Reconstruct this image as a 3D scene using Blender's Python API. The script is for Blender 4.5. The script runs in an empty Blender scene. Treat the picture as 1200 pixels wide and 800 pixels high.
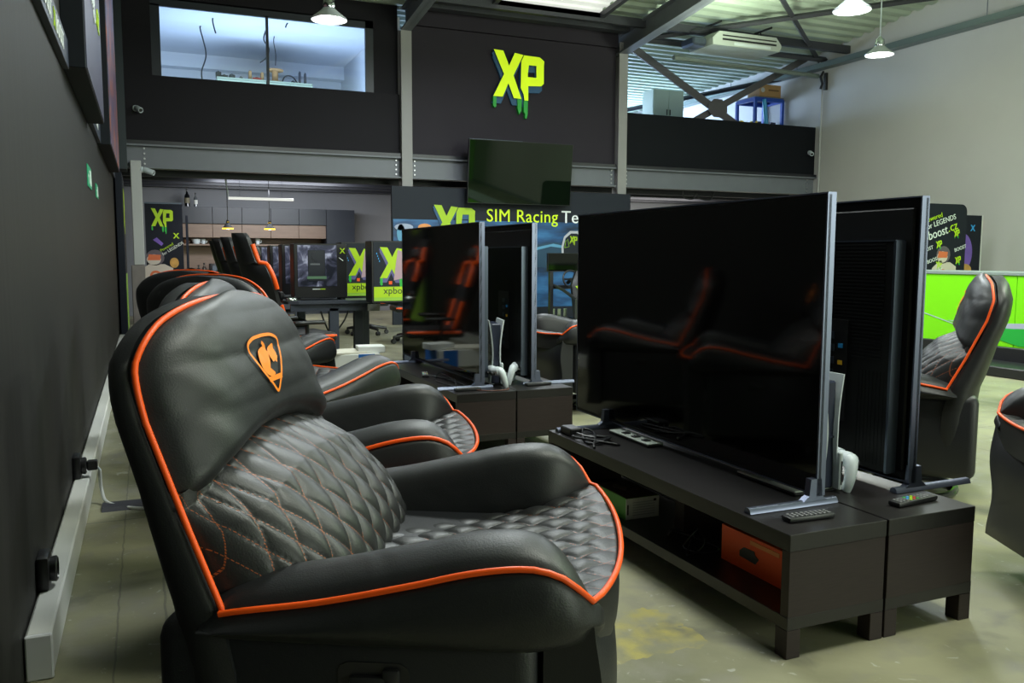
import bpy, bmesh, math, random
from mathutils import Vector, Matrix
from math import sin, cos, pi, radians
random.seed(7)
SC = bpy.context.scene
COL = SC.collection

# ------------------------------------------------------------------ camera
YAW, PITCH, ROLL = radians(23.2), radians(5.72), radians(-0.17)
fw = Vector((sin(YAW)*cos(PITCH), cos(YAW)*cos(PITCH), -sin(PITCH)))
rt = Vector((cos(YAW), -sin(YAW), 0)); dn = fw.cross(rt)
r2 = cos(ROLL)*rt + sin(ROLL)*dn; d2 = -sin(ROLL)*rt + cos(ROLL)*dn
cd = bpy.data.cameras.new('camera'); cam = bpy.data.objects.new('camera', cd); COL.objects.link(cam)
cd.sensor_width = 36; cd.lens = 30.0; cd.clip_start = .05; cd.clip_end = 200
u2 = -d2
cam.matrix_world = Matrix(((r2.x, u2.x, -fw.x, 0), (r2.y, u2.y, -fw.y, 0), (r2.z, u2.z, -fw.z, 1.15), (0, 0, 0, 1)))
SC.camera = cam

# ------------------------------------------------------------------ world, light, exposure
wd = bpy.data.worlds.new('world'); SC.world = wd; wd.use_nodes = True
bg = wd.node_tree.nodes['Background']; bg.inputs[0].default_value = (.55, .68, .9, 1); bg.inputs[1].default_value = .6
SC.view_settings.view_transform = 'Standard'; SC.view_settings.look = 'None'
SC.view_settings.gamma = 1.0; SC.view_settings.use_curve_mapping = False
SC.view_settings.exposure = 0.74

def area(name, loc, target, sx, sy, power, color, spread=180):
    l = bpy.data.lights.new(name, 'AREA'); l.shape = 'RECTANGLE'; l.size = sx; l.size_y = sy
    l.energy = power; l.color = color; l.spread = radians(spread)
    o = bpy.data.objects.new(name, l); COL.objects.link(o); o.location = loc
    o.rotation_euler = (Vector(target)-Vector(loc)).to_track_quat('-Z', 'Y').to_euler()
    return o
def point(name, loc, power, color, r=.08):
    l = bpy.data.lights.new(name, 'POINT'); l.energy = power; l.color = color; l.shadow_soft_size = r
    o = bpy.data.objects.new(name, l); COL.objects.link(o); o.location = loc
    return o
# added fill lights under the roof for unseen hall lamps, no fittings
for i, (x, y, e) in enumerate([(2.4, 1.4, 78), (2.0, 5.0, 95), (6.2, 2.2, 120), (6.4, 6.6, 110), (9.8, 3.4, 110), (4.6, 9.6, 110)]):
    area('hall_fill', (x, y, 4.5), (x, y, 0), .9, .9, e, [(.96, 1.0, .88), (.9, .97, .95), (.96, 1.0, .86), (.86, .95, 1.0), (.60, 1.0, .52), (.86, .93, 1.0)][i])  # green entry is tinted to imitate the green cast at the right
for i, (x, y) in enumerate([(2.6, 2.5), (6.2, 2.2), (9.8, 3.4), (6.4, 6.6), (10.0, 7.0), (4.6, 10.0), (9.0, 11.5)]):
    area('roof_fill', (x, y, 4.3), (x, y, 9), .5, .5, 34, (.86, 1.0, .78))  # added upward fill that brightens the roof sheets, no fittings
# daylight from the glazed front behind and to the right of the camera
area('front_daylight', (7.5, -6.5, 2.6), (5.0, 6.0, .8), 7, 3.2, 330, (.92, 1.0, .86))
# unseen blue fill hidden below the office sill; daylight on the mezzanine
area('office_fill', (1.8, 15.2, 3.2), (1.9, 16.6, 5.0), 3.4, 1.2, 84, (.46, .68, 1.0))
area('gallery_daylight', (9.5, 20.5, 3.6), (10.5, 16.5, 4.8), 5.5, 1.6, 700, (.50, .70, 1.0))
area('under_deck_fill', (2.2, 15.0, 2.28), (2.4, 16.6, .8), 2.2, .3, 42, (.88, .93, 1.0))  # fill for the kitchen, no fitting of its own
area('under_deck_fill', (6.4, 15.6, 2.3), (6.4, 15.8, 0), 2.2, .3, 40, (1.0, .95, .88))  # added fill to brighten the floor under the mezzanine
area('under_deck_fill', (10.6, 15.6, 2.3), (10.6, 16.4, .8), 2.2, .3, 40, (1.0, .97, .92))  # added fill to brighten the far wall under the mezzanine

# ------------------------------------------------------------------ materials
def lin(h):
    if isinstance(h, str):
        c = [int(h[i:i+2], 16)/255 for i in (0, 2, 4)]
        return tuple((v/12.92 if v <= .04045 else ((v+.055)/1.055)**2.4) for v in c)
    return h
MATS = {}
def mat(name, col, rough=.5, metal=0, var=0, scale=8, bump=0, bscale=60, spec=.5, stretch=(1, 1, 1), coat=0):
    if name in MATS: return MATS[name]
    m = bpy.data.materials.new(name); m.use_nodes = True; nt = m.node_tree; p = nt.nodes['Principled BSDF']
    c = lin(col); p.inputs['Base Color'].default_value = (*c, 1)
    p.inputs['Roughness'].default_value = rough; p.inputs['Metallic'].default_value = metal
    p.inputs['Specular IOR Level'].default_value = spec; p.inputs['Coat Weight'].default_value = coat
    tc = None
    def coords():
        tc = nt.nodes.new('ShaderNodeTexCoord'); mp = nt.nodes.new('ShaderNodeMapping'); mp.inputs['Scale'].default_value = stretch
        nt.links.new(tc.outputs['Object'], mp.inputs['Vector']); return mp.outputs['Vector']
    if var:
        n = nt.nodes.new('ShaderNodeTexNoise'); n.inputs['Scale'].default_value = scale; n.inputs['Detail'].default_value = 6
        nt.links.new(coords(), n.inputs['Vector'])
        mx = nt.nodes.new('ShaderNodeMix'); mx.data_type = 'RGBA'
        mx.inputs[6].default_value = (*[v*(1-var) for v in c], 1); mx.inputs[7].default_value = (*[min(1, v*(1+var)) for v in c], 1)
        nt.links.new(n.outputs['Fac'], mx.inputs[0]); nt.links.new(mx.outputs[2], p.inputs['Base Color'])
    if bump:
        n = nt.nodes.new('ShaderNodeTexNoise'); n.inputs['Scale'].default_value = bscale; n.inputs['Detail'].default_value = 4
        nt.links.new(coords(), n.inputs['Vector'])
        b = nt.nodes.new('ShaderNodeBump'); b.inputs['Strength'].default_value = bump; b.inputs['Distance'].default_value = .004
        nt.links.new(n.outputs['Fac'], b.inputs['Height']); nt.links.new(b.outputs['Normal'], p.inputs['Normal'])
    MATS[name] = m; return m
def emit(name, col, s):
    if name in MATS: return MATS[name]
    m = mat(name, col, .5); p = m.node_tree.nodes['Principled BSDF']
    p.inputs['Emission Color'].default_value = (*lin(col), 1); p.inputs['Emission Strength'].default_value = s
    return m
def glass(name, col=(1, 1, 1), rough=0.0, mixf=.9):
    m = bpy.data.materials.new(name); m.use_nodes = True; nt = m.node_tree; nt.nodes.clear()
    o = nt.nodes.new('ShaderNodeOutputMaterial'); t = nt.nodes.new('ShaderNodeBsdfTransparent'); g = nt.nodes.new('ShaderNodeBsdfGlossy')
    t.inputs[0].default_value = (*lin(col), 1); g.inputs['Roughness'].default_value = rough
    f = nt.nodes.new('ShaderNodeFresnel'); f.inputs[0].default_value = 1.45; x = nt.nodes.new('ShaderNodeMixShader')
    nt.links.new(f.outputs[0], x.inputs[0]); nt.links.new(t.outputs[0], x.inputs[1]); nt.links.new(g.outputs[0], x.inputs[2]); nt.links.new(x.outputs[0], o.inputs[0])
    MATS[name] = m; return m

leather = mat('black_leather', (.0085, .0095, .0125), .46, var=.25, scale=5, bump=.16, bscale=320, spec=.5)
def wrinkle_leather():
    m = bpy.data.materials.new('wrinkled_leather'); m.use_nodes = True; nt = m.node_tree; p = nt.nodes['Principled BSDF']
    p.inputs['Base Color'].default_value = (.0105, .0115, .0135, 1); p.inputs['Roughness'].default_value = .47
    tc = nt.nodes.new('ShaderNodeTexCoord')
    n1 = nt.nodes.new('ShaderNodeTexNoise'); n1.inputs['Scale'].default_value = 330; n1.inputs['Detail'].default_value = 2
    n2 = nt.nodes.new('ShaderNodeTexNoise'); n2.inputs['Scale'].default_value = 5; n2.inputs['Detail'].default_value = 2; n2.inputs['Distortion'].default_value = .8
    b1 = nt.nodes.new('ShaderNodeBump'); b1.inputs['Strength'].default_value = .14; b1.inputs['Distance'].default_value = .003
    b2 = nt.nodes.new('ShaderNodeBump'); b2.inputs['Strength'].default_value = .18; b2.inputs['Distance'].default_value = .03
    for n in (n1, n2): nt.links.new(tc.outputs['Object'], n.inputs['Vector'])
    nt.links.new(n2.outputs['Fac'], b2.inputs['Height']); nt.links.new(n1.outputs['Fac'], b1.inputs['Height'])
    nt.links.new(b2.outputs['Normal'], b1.inputs['Normal']); nt.links.new(b1.outputs['Normal'], p.inputs['Normal'])
    return m
leather_w = wrinkle_leather()
def quilt_leather():
    # stitched leather: fine orange dashes along the seams of the diamond quilting (UV = quilting lattice)
    m = bpy.data.materials.new('quilted_leather'); m.use_nodes = True; nt = m.node_tree; p = nt.nodes['Principled BSDF']
    p.inputs['Roughness'].default_value = .45
    uv = nt.nodes.new('ShaderNodeUVMap'); uv.uv_map = 'UVMap'; sp = nt.nodes.new('ShaderNodeSeparateXYZ'); nt.links.new(uv.outputs[0], sp.inputs[0])
    def M(op, a, b=None, c=None):
        n = nt.nodes.new('ShaderNodeMath'); n.operation = op
        for i, v in enumerate((a, b, c)):
            if v is None: continue
            if isinstance(v, (int, float)): n.inputs[i].default_value = v
            else: nt.links.new(v, n.inputs[i])
        return n.outputs[0]
    U, V = sp.outputs[0], sp.outputs[1]
    def line(a, b):
        d = M('ABSOLUTE', M('SUBTRACT', M('FRACT', M('ADD', a, .5)), .5))
        on = M('LESS_THAN', d, .016)
        dash = M('LESS_THAN', M('FRACT', M('MULTIPLY', b, 11)), .68)
        return M('MULTIPLY', on, dash)
    f = M('MAXIMUM', line(U, V), line(V, U))
    mx = nt.nodes.new('ShaderNodeMix'); mx.data_type = 'RGBA'; mx.inputs[6].default_value = (.013, .0135, .015, 1); mx.inputs[7].default_value = (.30, .075, .02, 1)
    nt.links.new(f, mx.inputs[0]); nt.links.new(mx.outputs[2], p.inputs['Base Color'])
    tc = nt.nodes.new('ShaderNodeTexCoord'); n1 = nt.nodes.new('ShaderNodeTexNoise'); n1.inputs['Scale'].default_value = 300
    b1 = nt.nodes.new('ShaderNodeBump'); b1.inputs['Strength'].default_value = .14; b1.inputs['Distance'].default_value = .003
    nt.links.new(tc.outputs['Object'], n1.inputs['Vector']); nt.links.new(n1.outputs['Fac'], b1.inputs['Height']); nt.links.new(b1.outputs['Normal'], p.inputs['Normal'])
    return m
leather_q = quilt_leather()
orange = mat('orange_piping', (.95, .10, .005), .4)
amber = mat('amber_embroidery', (1.0, .25, .008), .5)
black = mat('black_plastic', (.012, .012, .014), .4)
blackm = mat('matte_black', (.01, .01, .011), .65)
wood_dark = mat('black_brown_wood', (.033, .024, .024), .42, var=.35, scale=5, stretch=(3, 3, 60), spec=.22)
wood_dark_h = mat('black_brown_woodgrain_long', (.014, .0125, .013), .34, var=.35, scale=5, stretch=(30, 1, 30), spec=.4)
screen = mat('black_screen', (.0015, .0015, .0018), .06, spec=.42)
tvback = mat('tv_back', (.005, .0055, .0065), .5, spec=.3)
silver = mat('brushed_silver', (.17, .19, .27), .36, metal=.85)
silverd = mat('dark_silver', (.10, .12, .16), .35, metal=.8)
white = mat('white_plastic', (.62, .68, .72), .4)
whitep = mat('white_paint', (.62, .62, .60), .6, var=.06, scale=2)
steel = mat('grey_steel_paint', (.15, .16, .185), .45, var=.12, scale=3)
steel_d = mat('dark_steel_paint', (.035, .036, .045), .45, var=.1, scale=3)
charcoal = mat('charcoal_wall_paint', (.013, .0115, .0155), .6, spec=.15, var=.15, scale=2)
lime = mat('lime_green', (.22, .78, .006), .4)
yellowg = mat('yellow_green', (.42, .64, .004), .45)
greend = mat('mid_green', (.02, .42, .05), .45)
limepale = mat('dull_lime', (.30, .55, .05), .45)
blueprint = mat('blue_print', (.02, .09, .22), .5)
bluepurple = mat('violet_blue_print', (.11, .10, .27), .5)
blue = mat('blue_paint', (.012, .06, .38), .45)
cyan = mat('cyan_print', (.03, .32, .75), .45)
slate = mat('slate_print', (.020, .024, .034), .55, spec=.2)
navy = mat('navy_print', (.008, .010, .018), .55, spec=.2)
card = mat('cardboard', (.33, .19, .075), .75, var=.12, scale=6)
redm = mat('red_plastic', (.5, .03, .015), .45)
paper = mat('paper_white', (.72, .74, .70), .7)
grn_box = mat('green_print', (.05, .26, .012), .5)
org_box = mat('orange_card', (.90, .10, .008), .5)
chrome = mat('chrome', (.55, .58, .6), .15, metal=1)
skin_w = mat('suit_white_print', (.55, .48, .42), .6)
suit_o = mat('suit_orange_print', (.62, .14, .05), .6)
suit_d = mat('suit_shadow_print', (.10, .08, .10), .6)
violet = mat('violet_planet_print', (.16, .08, .42), .5, var=.4, scale=6)
gold = mat('gold_planet_print', (.50, .27, .06), .5, var=.5, scale=14)

# ------------------------------------------------------------------ mesh builder
class MB:
    def __init__(s): s.v = []; s.f = []; s.mi = []; s.uv = {}
    def add(s, vs, fs, m=0):
        b = len(s.v); s.v += [tuple(q) for q in vs]
        for f in fs: s.f.append([i+b for i in f]); s.mi.append(m)
        return b
    def bm(s, bmo, m=0, mtx=None):
        bmo.verts.index_update()
        s.add([(mtx @ v.co if mtx else v.co) for v in bmo.verts], [[v.index for v in f.verts] for f in bmo.faces], m); bmo.free()
    def box(s, x0, x1, y0, y1, z0, z1, m=0, bev=0, seg=1, mtx=None):
        b = bmesh.new(); bmesh.ops.create_cube(b, size=1)
        for v in b.verts:
            v.co.x = x0+(v.co.x+.5)*(x1-x0); v.co.y = y0+(v.co.y+.5)*(y1-y0); v.co.z = z0+(v.co.z+.5)*(z1-z0)
        if bev: bmesh.ops.bevel(b, geom=list(b.edges), offset=bev, segments=seg, profile=.5, affect='EDGES')
        s.bm(b, m, mtx)
    def tube(s, pts, r, n=8, m=0, closed=False, cap=True):
        P = [Vector(p) for p in pts]; N = len(P); rr = r if isinstance(r, (list, tuple)) else [r]*N
        up = None; rings = []
        for i in range(N):
            a = P[i-1] if (i or closed) else P[i]; c = P[(i+1) % N] if (i < N-1 or closed) else P[i]
            t = (c-a).normalized() if (c-a).length > 1e-9 else Vector((0, 0, 1))
            if up is None:
                up = Vector((0, 0, 1)) if abs(t.z) < .9 else Vector((1, 0, 0))
            e1 = (up - t*up.dot(t))
            if e1.length < 1e-6: e1 = t.orthogonal()
            e1.normalize(); e2 = t.cross(e1); up = e1
            rings.append([P[i]+rr[i]*(cos(2*pi*k/n)*e1+sin(2*pi*k/n)*e2) for k in range(n)])
        vs = [v for q in rings for v in q]; fs = []
        for i in range(N if closed else N-1):
            j = (i+1) % N
            for k in range(n): fs.append([i*n+k, i*n+(k+1) % n, j*n+(k+1) % n, j*n+k])
        if cap and not closed: fs += [list(range(n))[::-1], [(N-1)*n+k for k in range(n)]]
        s.add(vs, fs, m)
    def lathe(s, prof, n=20, c=(0, 0, 0), m=0, mtx=None):
        vs = []; fs = []; L = len(prof)
        for r, z in prof:
            for k in range(n):
                q = Vector((r*cos(2*pi*k/n), r*sin(2*pi*k/n), z))
                vs.append((mtx @ q if mtx else q)+Vector(c))
        for i in range(L-1):
            for k in range(n): fs.append([i*n+k, i*n+(k+1) % n, (i+1)*n+(k+1) % n, (i+1)*n+k])
        fs += [list(range(n))[::-1], [(L-1)*n+k for k in range(n)]]
        s.add(vs, fs, m)
    def prism(s, poly, o, ex, ey, ez, d, m=0, mside=None):
        # polygon in the plane (ex, ey) at o, pushed by d along ez
        o, ex, ey, ez = map(Vector, (o, ex, ey, ez)); n = len(poly)
        A = [o+ex*p[0]+ey*p[1] for p in poly]; B = [a+ez*d for a in A]
        s.add(A+B, [[n+i for i in range(n)]], m)
        s.add(A+B, [list(range(n))[::-1]]+[[i, (i+1) % n, n+(i+1) % n, n+i] for i in range(n)], m if mside is None else mside)
    def grid(s, fn, nu, nv, m=0, uvfn=None, closeu=False, flip=False):
        vs = [fn(i/(nu if closeu else nu-1), j/(nv-1)) for i in range(nu) for j in range(nv)]
        b = len(s.v); fs = []
        for i in range(nu if closeu else nu-1):
            for j in range(nv-1):
                i2 = (i+1) % nu; q = [i*nv+j, i2*nv+j, i2*nv+j+1, i*nv+j+1]
                fs.append(q[::-1] if flip else q)
        s.add(vs, fs, m)
        if uvfn:
            for i in range(nu):
                for j in range(nv): s.uv[b+i*nv+j] = uvfn(i/(nu-1), j/(nv-1))
    def text(s, txt, o, ex, ey, size, d=.004, m=0, mside=None, shear=0, space=1.0, bold=0, align='LEFT', maxw=None):
        c = bpy.data.curves.new('t', 'FONT'); c.body = txt; c.size = 1; c.shear = shear; c.space_character = space; c.offset = bold
        c.align_x = align; c.fill_mode = 'FRONT'; c.resolution_u = 3
        ob = bpy.data.objects.new('t', c); COL.objects.link(ob)
        dg = bpy.context.evaluated_depsgraph_get(); me = bpy.data.meshes.new_from_object(ob.evaluated_get(dg))
        b = bmesh.new(); b.from_mesh(me)
        bmesh.ops.remove_doubles(b, verts=b.verts, dist=1e-5)
        bmesh.ops.recalc_face_normals(b, faces=b.faces)
        sx = size
        if maxw:
            w = max(v.co.x for v in b.verts)-min(v.co.x for v in b.verts); sx = maxw/w
        o, ex, ey = map(Vector, (o, ex, ey)); ez = ex.cross(ey)
        if d:
            r = bmesh.ops.extrude_face_region(b, geom=list(b.faces))
            for v in [g for g in r['geom'] if isinstance(g, bmesh.types.BMVert)]: v.co.z += d/size
        M4 = Matrix(((ex.x, ey.x, ez.x, o.x), (ex.y, ey.y, ez.y, o.y), (ex.z, ey.z, ez.z, o.z), (0, 0, 0, 1))) @ Matrix.Diagonal((sx, size, size, 1))
        s.bm(b, m, M4)
        bpy.data.objects.remove(ob); bpy.data.curves.remove(c); bpy.data.meshes.remove(me)
    def build(s, name, mats, parent=None, smooth=None, fix=True):
        me = bpy.data.meshes.new(name); me.from_pydata(s.v, [], s.f)
        ms = mats if isinstance(mats, (list, tuple)) else [mats]
        for q in ms: me.materials.append(q)
        for p, mi in zip(me.polygons, s.mi): p.material_index = mi
        if s.uv:
            l = me.uv_layers.new(name='UVMap')
            for lp in me.loops: l.data[lp.index].uv = s.uv.get(lp.vertex_index, (.25, .25))
        if fix:
            b = bmesh.new(); b.from_mesh(me); bmesh.ops.recalc_face_normals(b, faces=b.faces); b.to_mesh(me); b.free()
        if smooth is not None:
            me.polygons.foreach_set('use_smooth', [True]*len(me.polygons)); me.set_sharp_from_angle(angle=radians(smooth))
        me.update()
        o = bpy.data.objects.new(name, me); COL.objects.link(o)
        if parent: o.parent = parent
        return o

def tag(o, label, cat, group=None):
    o['label'] = label; o['category'] = cat
    if group: o['group'] = group
    return o
def thing(name, label, cat, loc=(0, 0, 0), rz=0, group=None):
    o = bpy.data.objects.new(name, None); COL.objects.link(o); o.location = loc; o.rotation_euler = (0, 0, rz)
    o.empty_display_size = .1
    return tag(o, label, cat, group)
def struct(o): o['kind'] = 'structure'; return o
def dup(root, loc, rz, label, group=None):
    def cp(o, par):
        c = o.copy(); COL.objects.link(c)
        if par: c.parent = par
        for ch in list(o.children): cp(ch, c)
        return c
    r = cp(root, None); r.location = loc; r.rotation_euler = (0, 0, rz); r['label'] = label
    if group: r['group'] = group
    return r
def interp(xs, ys, x):
    if x <= xs[0]: return ys[0]
    for i in range(len(xs)-1):
        if x <= xs[i+1]:
            t = (x-xs[i])/(xs[i+1]-xs[i]); return ys[i]+t*(ys[i+1]-ys[i])
    return ys[-1]
def sinterp(xs, ys, x):
    if x <= xs[0]: return ys[0]
    for i in range(len(xs)-1):
        if x <= xs[i+1]:
            h = xs[i+1]-xs[i]; t = (x-xs[i])/h
            m0 = (ys[i+1]-ys[max(i-1, 0)])/(xs[i+1]-xs[max(i-1, 0)])*h; m1 = (ys[min(i+2, len(ys)-1)]-ys[i])/(xs[min(i+2, len(ys)-1)]-xs[i])*h
            return (2*t**3-3*t*t+1)*ys[i]+(t**3-2*t*t+t)*m0+(3*t*t-2*t**3)*ys[i+1]+(t**3-t*t)*m1
    return ys[-1]
def smoothpts(pts, k=6):
    P = [Vector(p) for p in pts]; out = []
    for i in range(len(P)-1):
        p0 = P[max(i-1, 0)]; p1 = P[i]; p2 = P[i+1]; p3 = P[min(i+2, len(P)-1)]
        for j in range(k):
            t = j/k
            out.append(.5*((2*p1)+(p2-p0)*t+(2*p0-5*p1+4*p2-p3)*t*t+(3*p1-p0-3*p2+p3)*t**3))
    out.append(P[-1]); return out

# XP lettering with paint drips, 1 unit high, baseline at 0
def _q(a): return [((x-130)/450, (550-y)/460) for x, y in a]
XP_X = _q([(140, 90), (225, 95), (278, 235), (330, 105), (408, 118), (318, 325), (392, 548), (322, 545), (272, 405), (220, 540), (135, 540), (232, 320)])
XP_P = [_q([(415, 120), (462, 122), (460, 210), (450, 300), (450, 330), (458, 330), (455, 415), (455, 560), (420, 560), (412, 500), (385, 440), (390, 180)]),
        _q([(462, 122), (560, 125), (603, 160), (600, 212), (460, 212)]), _q([(530, 211), (600, 211), (600, 332), (530, 332)]),
        _q([(452, 328), (600, 330), (600, 380), (575, 408), (455, 416)])]
XP_D = [_q([(138, 538), (168, 538), (166, 640), (152, 648), (138, 630)]), _q([(358, 546), (400, 546), (396, 660), (378, 700), (362, 650)]),
        _q([(418, 556), (456, 540), (454, 690), (446, 735), (432, 735), (430, 690), (418, 670)])]
def xp_logo(mb, o, ex, ey, h, d, mf, mg, ms, depth_shadow=True, w=1.0):
    o, ex, ey = Vector(o), Vector(ex), Vector(ey); ez = ex.cross(ey); ex = ex*h*.95*w; ey = ey*h
    if depth_shadow:
        for p in [XP_X]+XP_P: mb.prism([(a-.015, b-.14) for a, b in p], o, ex, ey, ez, d*.5, ms)
        mb.prism([(.0, .93), (.06, 1.0), (.25, .5), (.18, .42)], o, ex, ey, ez, d*.6, ms)
    for p in [XP_X]+XP_P: mb.prism(p, o, ex, ey, ez, d, mf, ms if depth_shadow else mf)
    for p in XP_D: mb.prism(p, o, ex, ey, ez, d*.8, mg, mg)

# ------------------------------------------------------------------ setting
XL, XR, YB, YD, YK, YM = -.34, 12.8, -7.0, 14.0, 17.6, 22.0
def floor_mat():
    m = bpy.data.materials.new('worn_concrete'); m.use_nodes = True; nt = m.node_tree; p = nt.nodes['Principled BSDF']
    tc = nt.nodes.new('ShaderNodeTexCoord')
    def noise(sc, det, dist=0, st=None):
        n = nt.nodes.new('ShaderNodeTexNoise'); n.inputs['Scale'].default_value = sc; n.inputs['Detail'].default_value = det; n.inputs['Distortion'].default_value = dist
        if st:
            mp = nt.nodes.new('ShaderNodeMapping'); mp.inputs['Scale'].default_value = st; nt.links.new(tc.outputs['Object'], mp.inputs[0]); nt.links.new(mp.outputs[0], n.inputs['Vector'])
        else: nt.links.new(tc.outputs['Object'], n.inputs['Vector'])
        return n.outputs['Fac']
    def ramp(f, a, b):
        n = nt.nodes.new('ShaderNodeMapRange'); n.inputs[1].default_value = a; n.inputs[2].default_value = b; nt.links.new(f, n.inputs[0]); return n.outputs[0]
    def mix(f, a, b):
        n = nt.nodes.new('ShaderNodeMix'); n.data_type = 'RGBA'; nt.links.new(f, n.inputs[0])
        for k, c in ((6, a), (7, b)):
            if isinstance(c, tuple): n.inputs[k].default_value = (*c, 1)
            else: nt.links.new(c, n.inputs[k])
        return n.outputs[2]
    def mth(op, a, b=None):
        n = nt.nodes.new('ShaderNodeMath'); n.operation = op
        for i, v in enumerate((a, b)):
            if v is None: continue
            if isinstance(v, (int, float)): n.inputs[i].default_value = v
            else: nt.links.new(v, n.inputs[i])
        return n.outputs[0]
    c = mix(ramp(noise(.9, 7, .6), .35, .68), (.145, .142, .085), (.33, .315, .20))
    c = mix(ramp(noise(7, 8, .3), .48, .72), c, (.215, .205, .16))
    c = mix(mth('MULTIPLY', ramp(noise(16, 4, 1.2), .66, .72), .6), c, (.47, .47, .42))
    c = mix(mth('MULTIPLY', ramp(noise(2.2, 6, 1), .58, .68), .6), c, (.085, .083, .066))
    sp = nt.nodes.new('ShaderNodeSeparateXYZ'); nt.links.new(tc.outputs['Object'], sp.inputs[0])
    w = noise(9, 3)
    def joint(ax, pos, th):
        d = mth('ABSOLUTE', mth('SUBTRACT', mth('ADD', sp.outputs[ax], mth('MULTIPLY', mth('SUBTRACT', w, .5), .015)), pos)); return mth('LESS_THAN', d, th)
    for ax, pos, th in ((0, .02, .004), (0, -.12, .003), (0, 4.6, .006), (1, 1.35, .005), (1, 4.0, .006), (1, 8.0, .006), (0, 9.0, .006)):
        c = mix(mth('MULTIPLY', joint(ax, pos, th), .55), c, (.07, .068, .055))
    # yellow resin patch left on the slab in front of the near bench
    dx = mth('ABSOLUTE', mth('SUBTRACT', mth('ADD', sp.outputs[0], mth('MULTIPLY', mth('SUBTRACT', w, .5), .16)), 1.33))
    dy = mth('ABSOLUTE', mth('SUBTRACT', mth('ADD', sp.outputs[1], mth('MULTIPLY', mth('SUBTRACT', w, .5), .16)), 2.16))
    pm = mth('MULTIPLY', mth('LESS_THAN', dx, .17), mth('LESS_THAN', dy, .15))
    c = mix(mth('MULTIPLY', pm, ramp(noise(12, 5), .38, .68)), c, (.36, .31, .085))
    nt.links.new(c, p.inputs['Base Color'])
    nt.links.new(ramp(noise(3, 4), 0, 1), p.inputs['Roughness']); p.inputs['Roughness'].default_value = .5
    rr = nt.nodes.new('ShaderNodeMapRange'); rr.inputs[3].default_value = .38; rr.inputs[4].default_value = .62; nt.links.new(noise(3, 4), rr.inputs[0]); nt.links.new(rr.outputs[0], p.inputs['Roughness'])
    b = nt.nodes.new('ShaderNodeBump'); b.inputs['Strength'].default_value = .25; b.inputs['Distance'].default_value = .004
    nt.links.new(noise(40, 5), b.inputs['Height']); nt.links.new(b.outputs[0], p.inputs['Normal'])
    return m
b = MB(); b.box(XL-.2, XR+.2, YB, YM, -.12, 0); struct(b.build('floor', floor_mat()))
wall_l = mat('charcoal_woodgrain_wall', (.022, .0215, .0205), .6, spec=.2, var=.45, scale=3, stretch=(1, 9, .35), bump=.15, bscale=14)
b = MB(); b.box(XL-.2, XL, YB, YM, 0, 7.2); struct(b.build('wall_left', wall_l))
wr = mat('plaster_wall', (.46, .45, .43), .7, var=.12, scale=.7, bump=.05, bscale=40)
b = MB(); b.box(XR, XR+.2, YB, YM, 0, 7.2); struct(b.build('wall_right', wr))
b = MB(); b.box(XL, XR, YB-.2, YB, 0, 7.2); struct(b.build('wall_rear', wr))
b = MB(); b.box(2.5, XR, YB, YB+.04, 0, 2.4); struct(b.build('trim_40', lime))
b = MB(); b.box(XL, XR, YK, YK+.15, 0, 2.42); struct(b.build('wall_far', mat('kitchen_wall_paint', (.19, .195, .21), .7, var=.08, scale=2)))
b = MB(); b.box(XL, XR, YM, YM+.2, 0, 5.5); struct(b.build('wall_back', mat('pale_wall', (.6, .62, .65), .7)))

# roof: corrugated sheets, ridge at Y = 3.5
def roofz(y): return 5.22-.012*(y-14) if y > 14 else 5.22+.107*(14-y) if y > 3.5 else 5.22+.107*10.5-.107*(3.5-y)
b = MB(); ys = []; y = YB
prof = [(0, 0), (.09, 0), (.12, .045), (.23, .045), (.26, 0)]
while y < YM:
    for dy, dz in prof[:-1]: ys.append((y+dy, dz))
    y += .28
vs = []
for yy, dz in ys: vs += [(XL-.1, yy, roofz(yy)+dz+.02), (XR+.1, yy, roofz(yy)+dz+.02)]
fs = [[2*i, 2*i+1, 2*i+3, 2*i+2] for i in range(len(ys)-1)]
# a rooflight opening between the columns is filled with translucent sheet further down
b.add(vs, fs); struct(b.build('ceiling', mat('corrugated_roof_sheet', (.40, .47, .38), .5, var=.08, scale=1.5)))

# mezzanine slab, fascia and parapets
n = [0]
def trim(mb, m, smooth=None):
    n[0] += 1; return struct(mb.build('trim_%d' % n[0], m, smooth=smooth))
b = MB(); b.box(XL, XR, YD+.12, YM, 2.56, 2.78)
trim(b, mat('dark_deck', (.018, .018, .021), .6, spec=.2))
b = MB()                                                     # deck joists under the mezzanine
for yy in (14.75, 15.45, 16.15, 16.85): b.box(XL, XR, yy, yy+.1, 2.38, 2.56)
trim(b, steel_d)
b = MB(); b.box(XL, 3.97, YD+.02, YD+.14, 2.82, 3.80); trim(b, charcoal)        # left parapet
b = MB(); b.box(8.25, XR, YD+.02, YD+.14, 2.80, 3.80); trim(b, mat('blue_black_parapet', (.0065, .0075, .0105), .6, spec=.12, var=.15, scale=3))
b = MB(); b.box(4.15, 8.07, YD+.03, YD+.15, 2.82, 5.6); b.box(4.15, 8.07, YD-.05, YD+.03, 4.93, 5.6); trim(b, mat('aubergine_wall', (.029, .024, .033), .6, spec=.18, var=.1, scale=2))
b = MB()                                                      # office wall around the window
b.box(XL, .20, YD+.10, YD+.22, 3.80, 6.2); b.box(3.56, 3.97, YD+.10, YD+.22, 3.80, 6.2); b.box(.20, 3.56, YD+.10, YD+.22, 4.93, 6.2)
trim(b, charcoal)
b = MB()                                                      # main I-beam in three lengths
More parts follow.
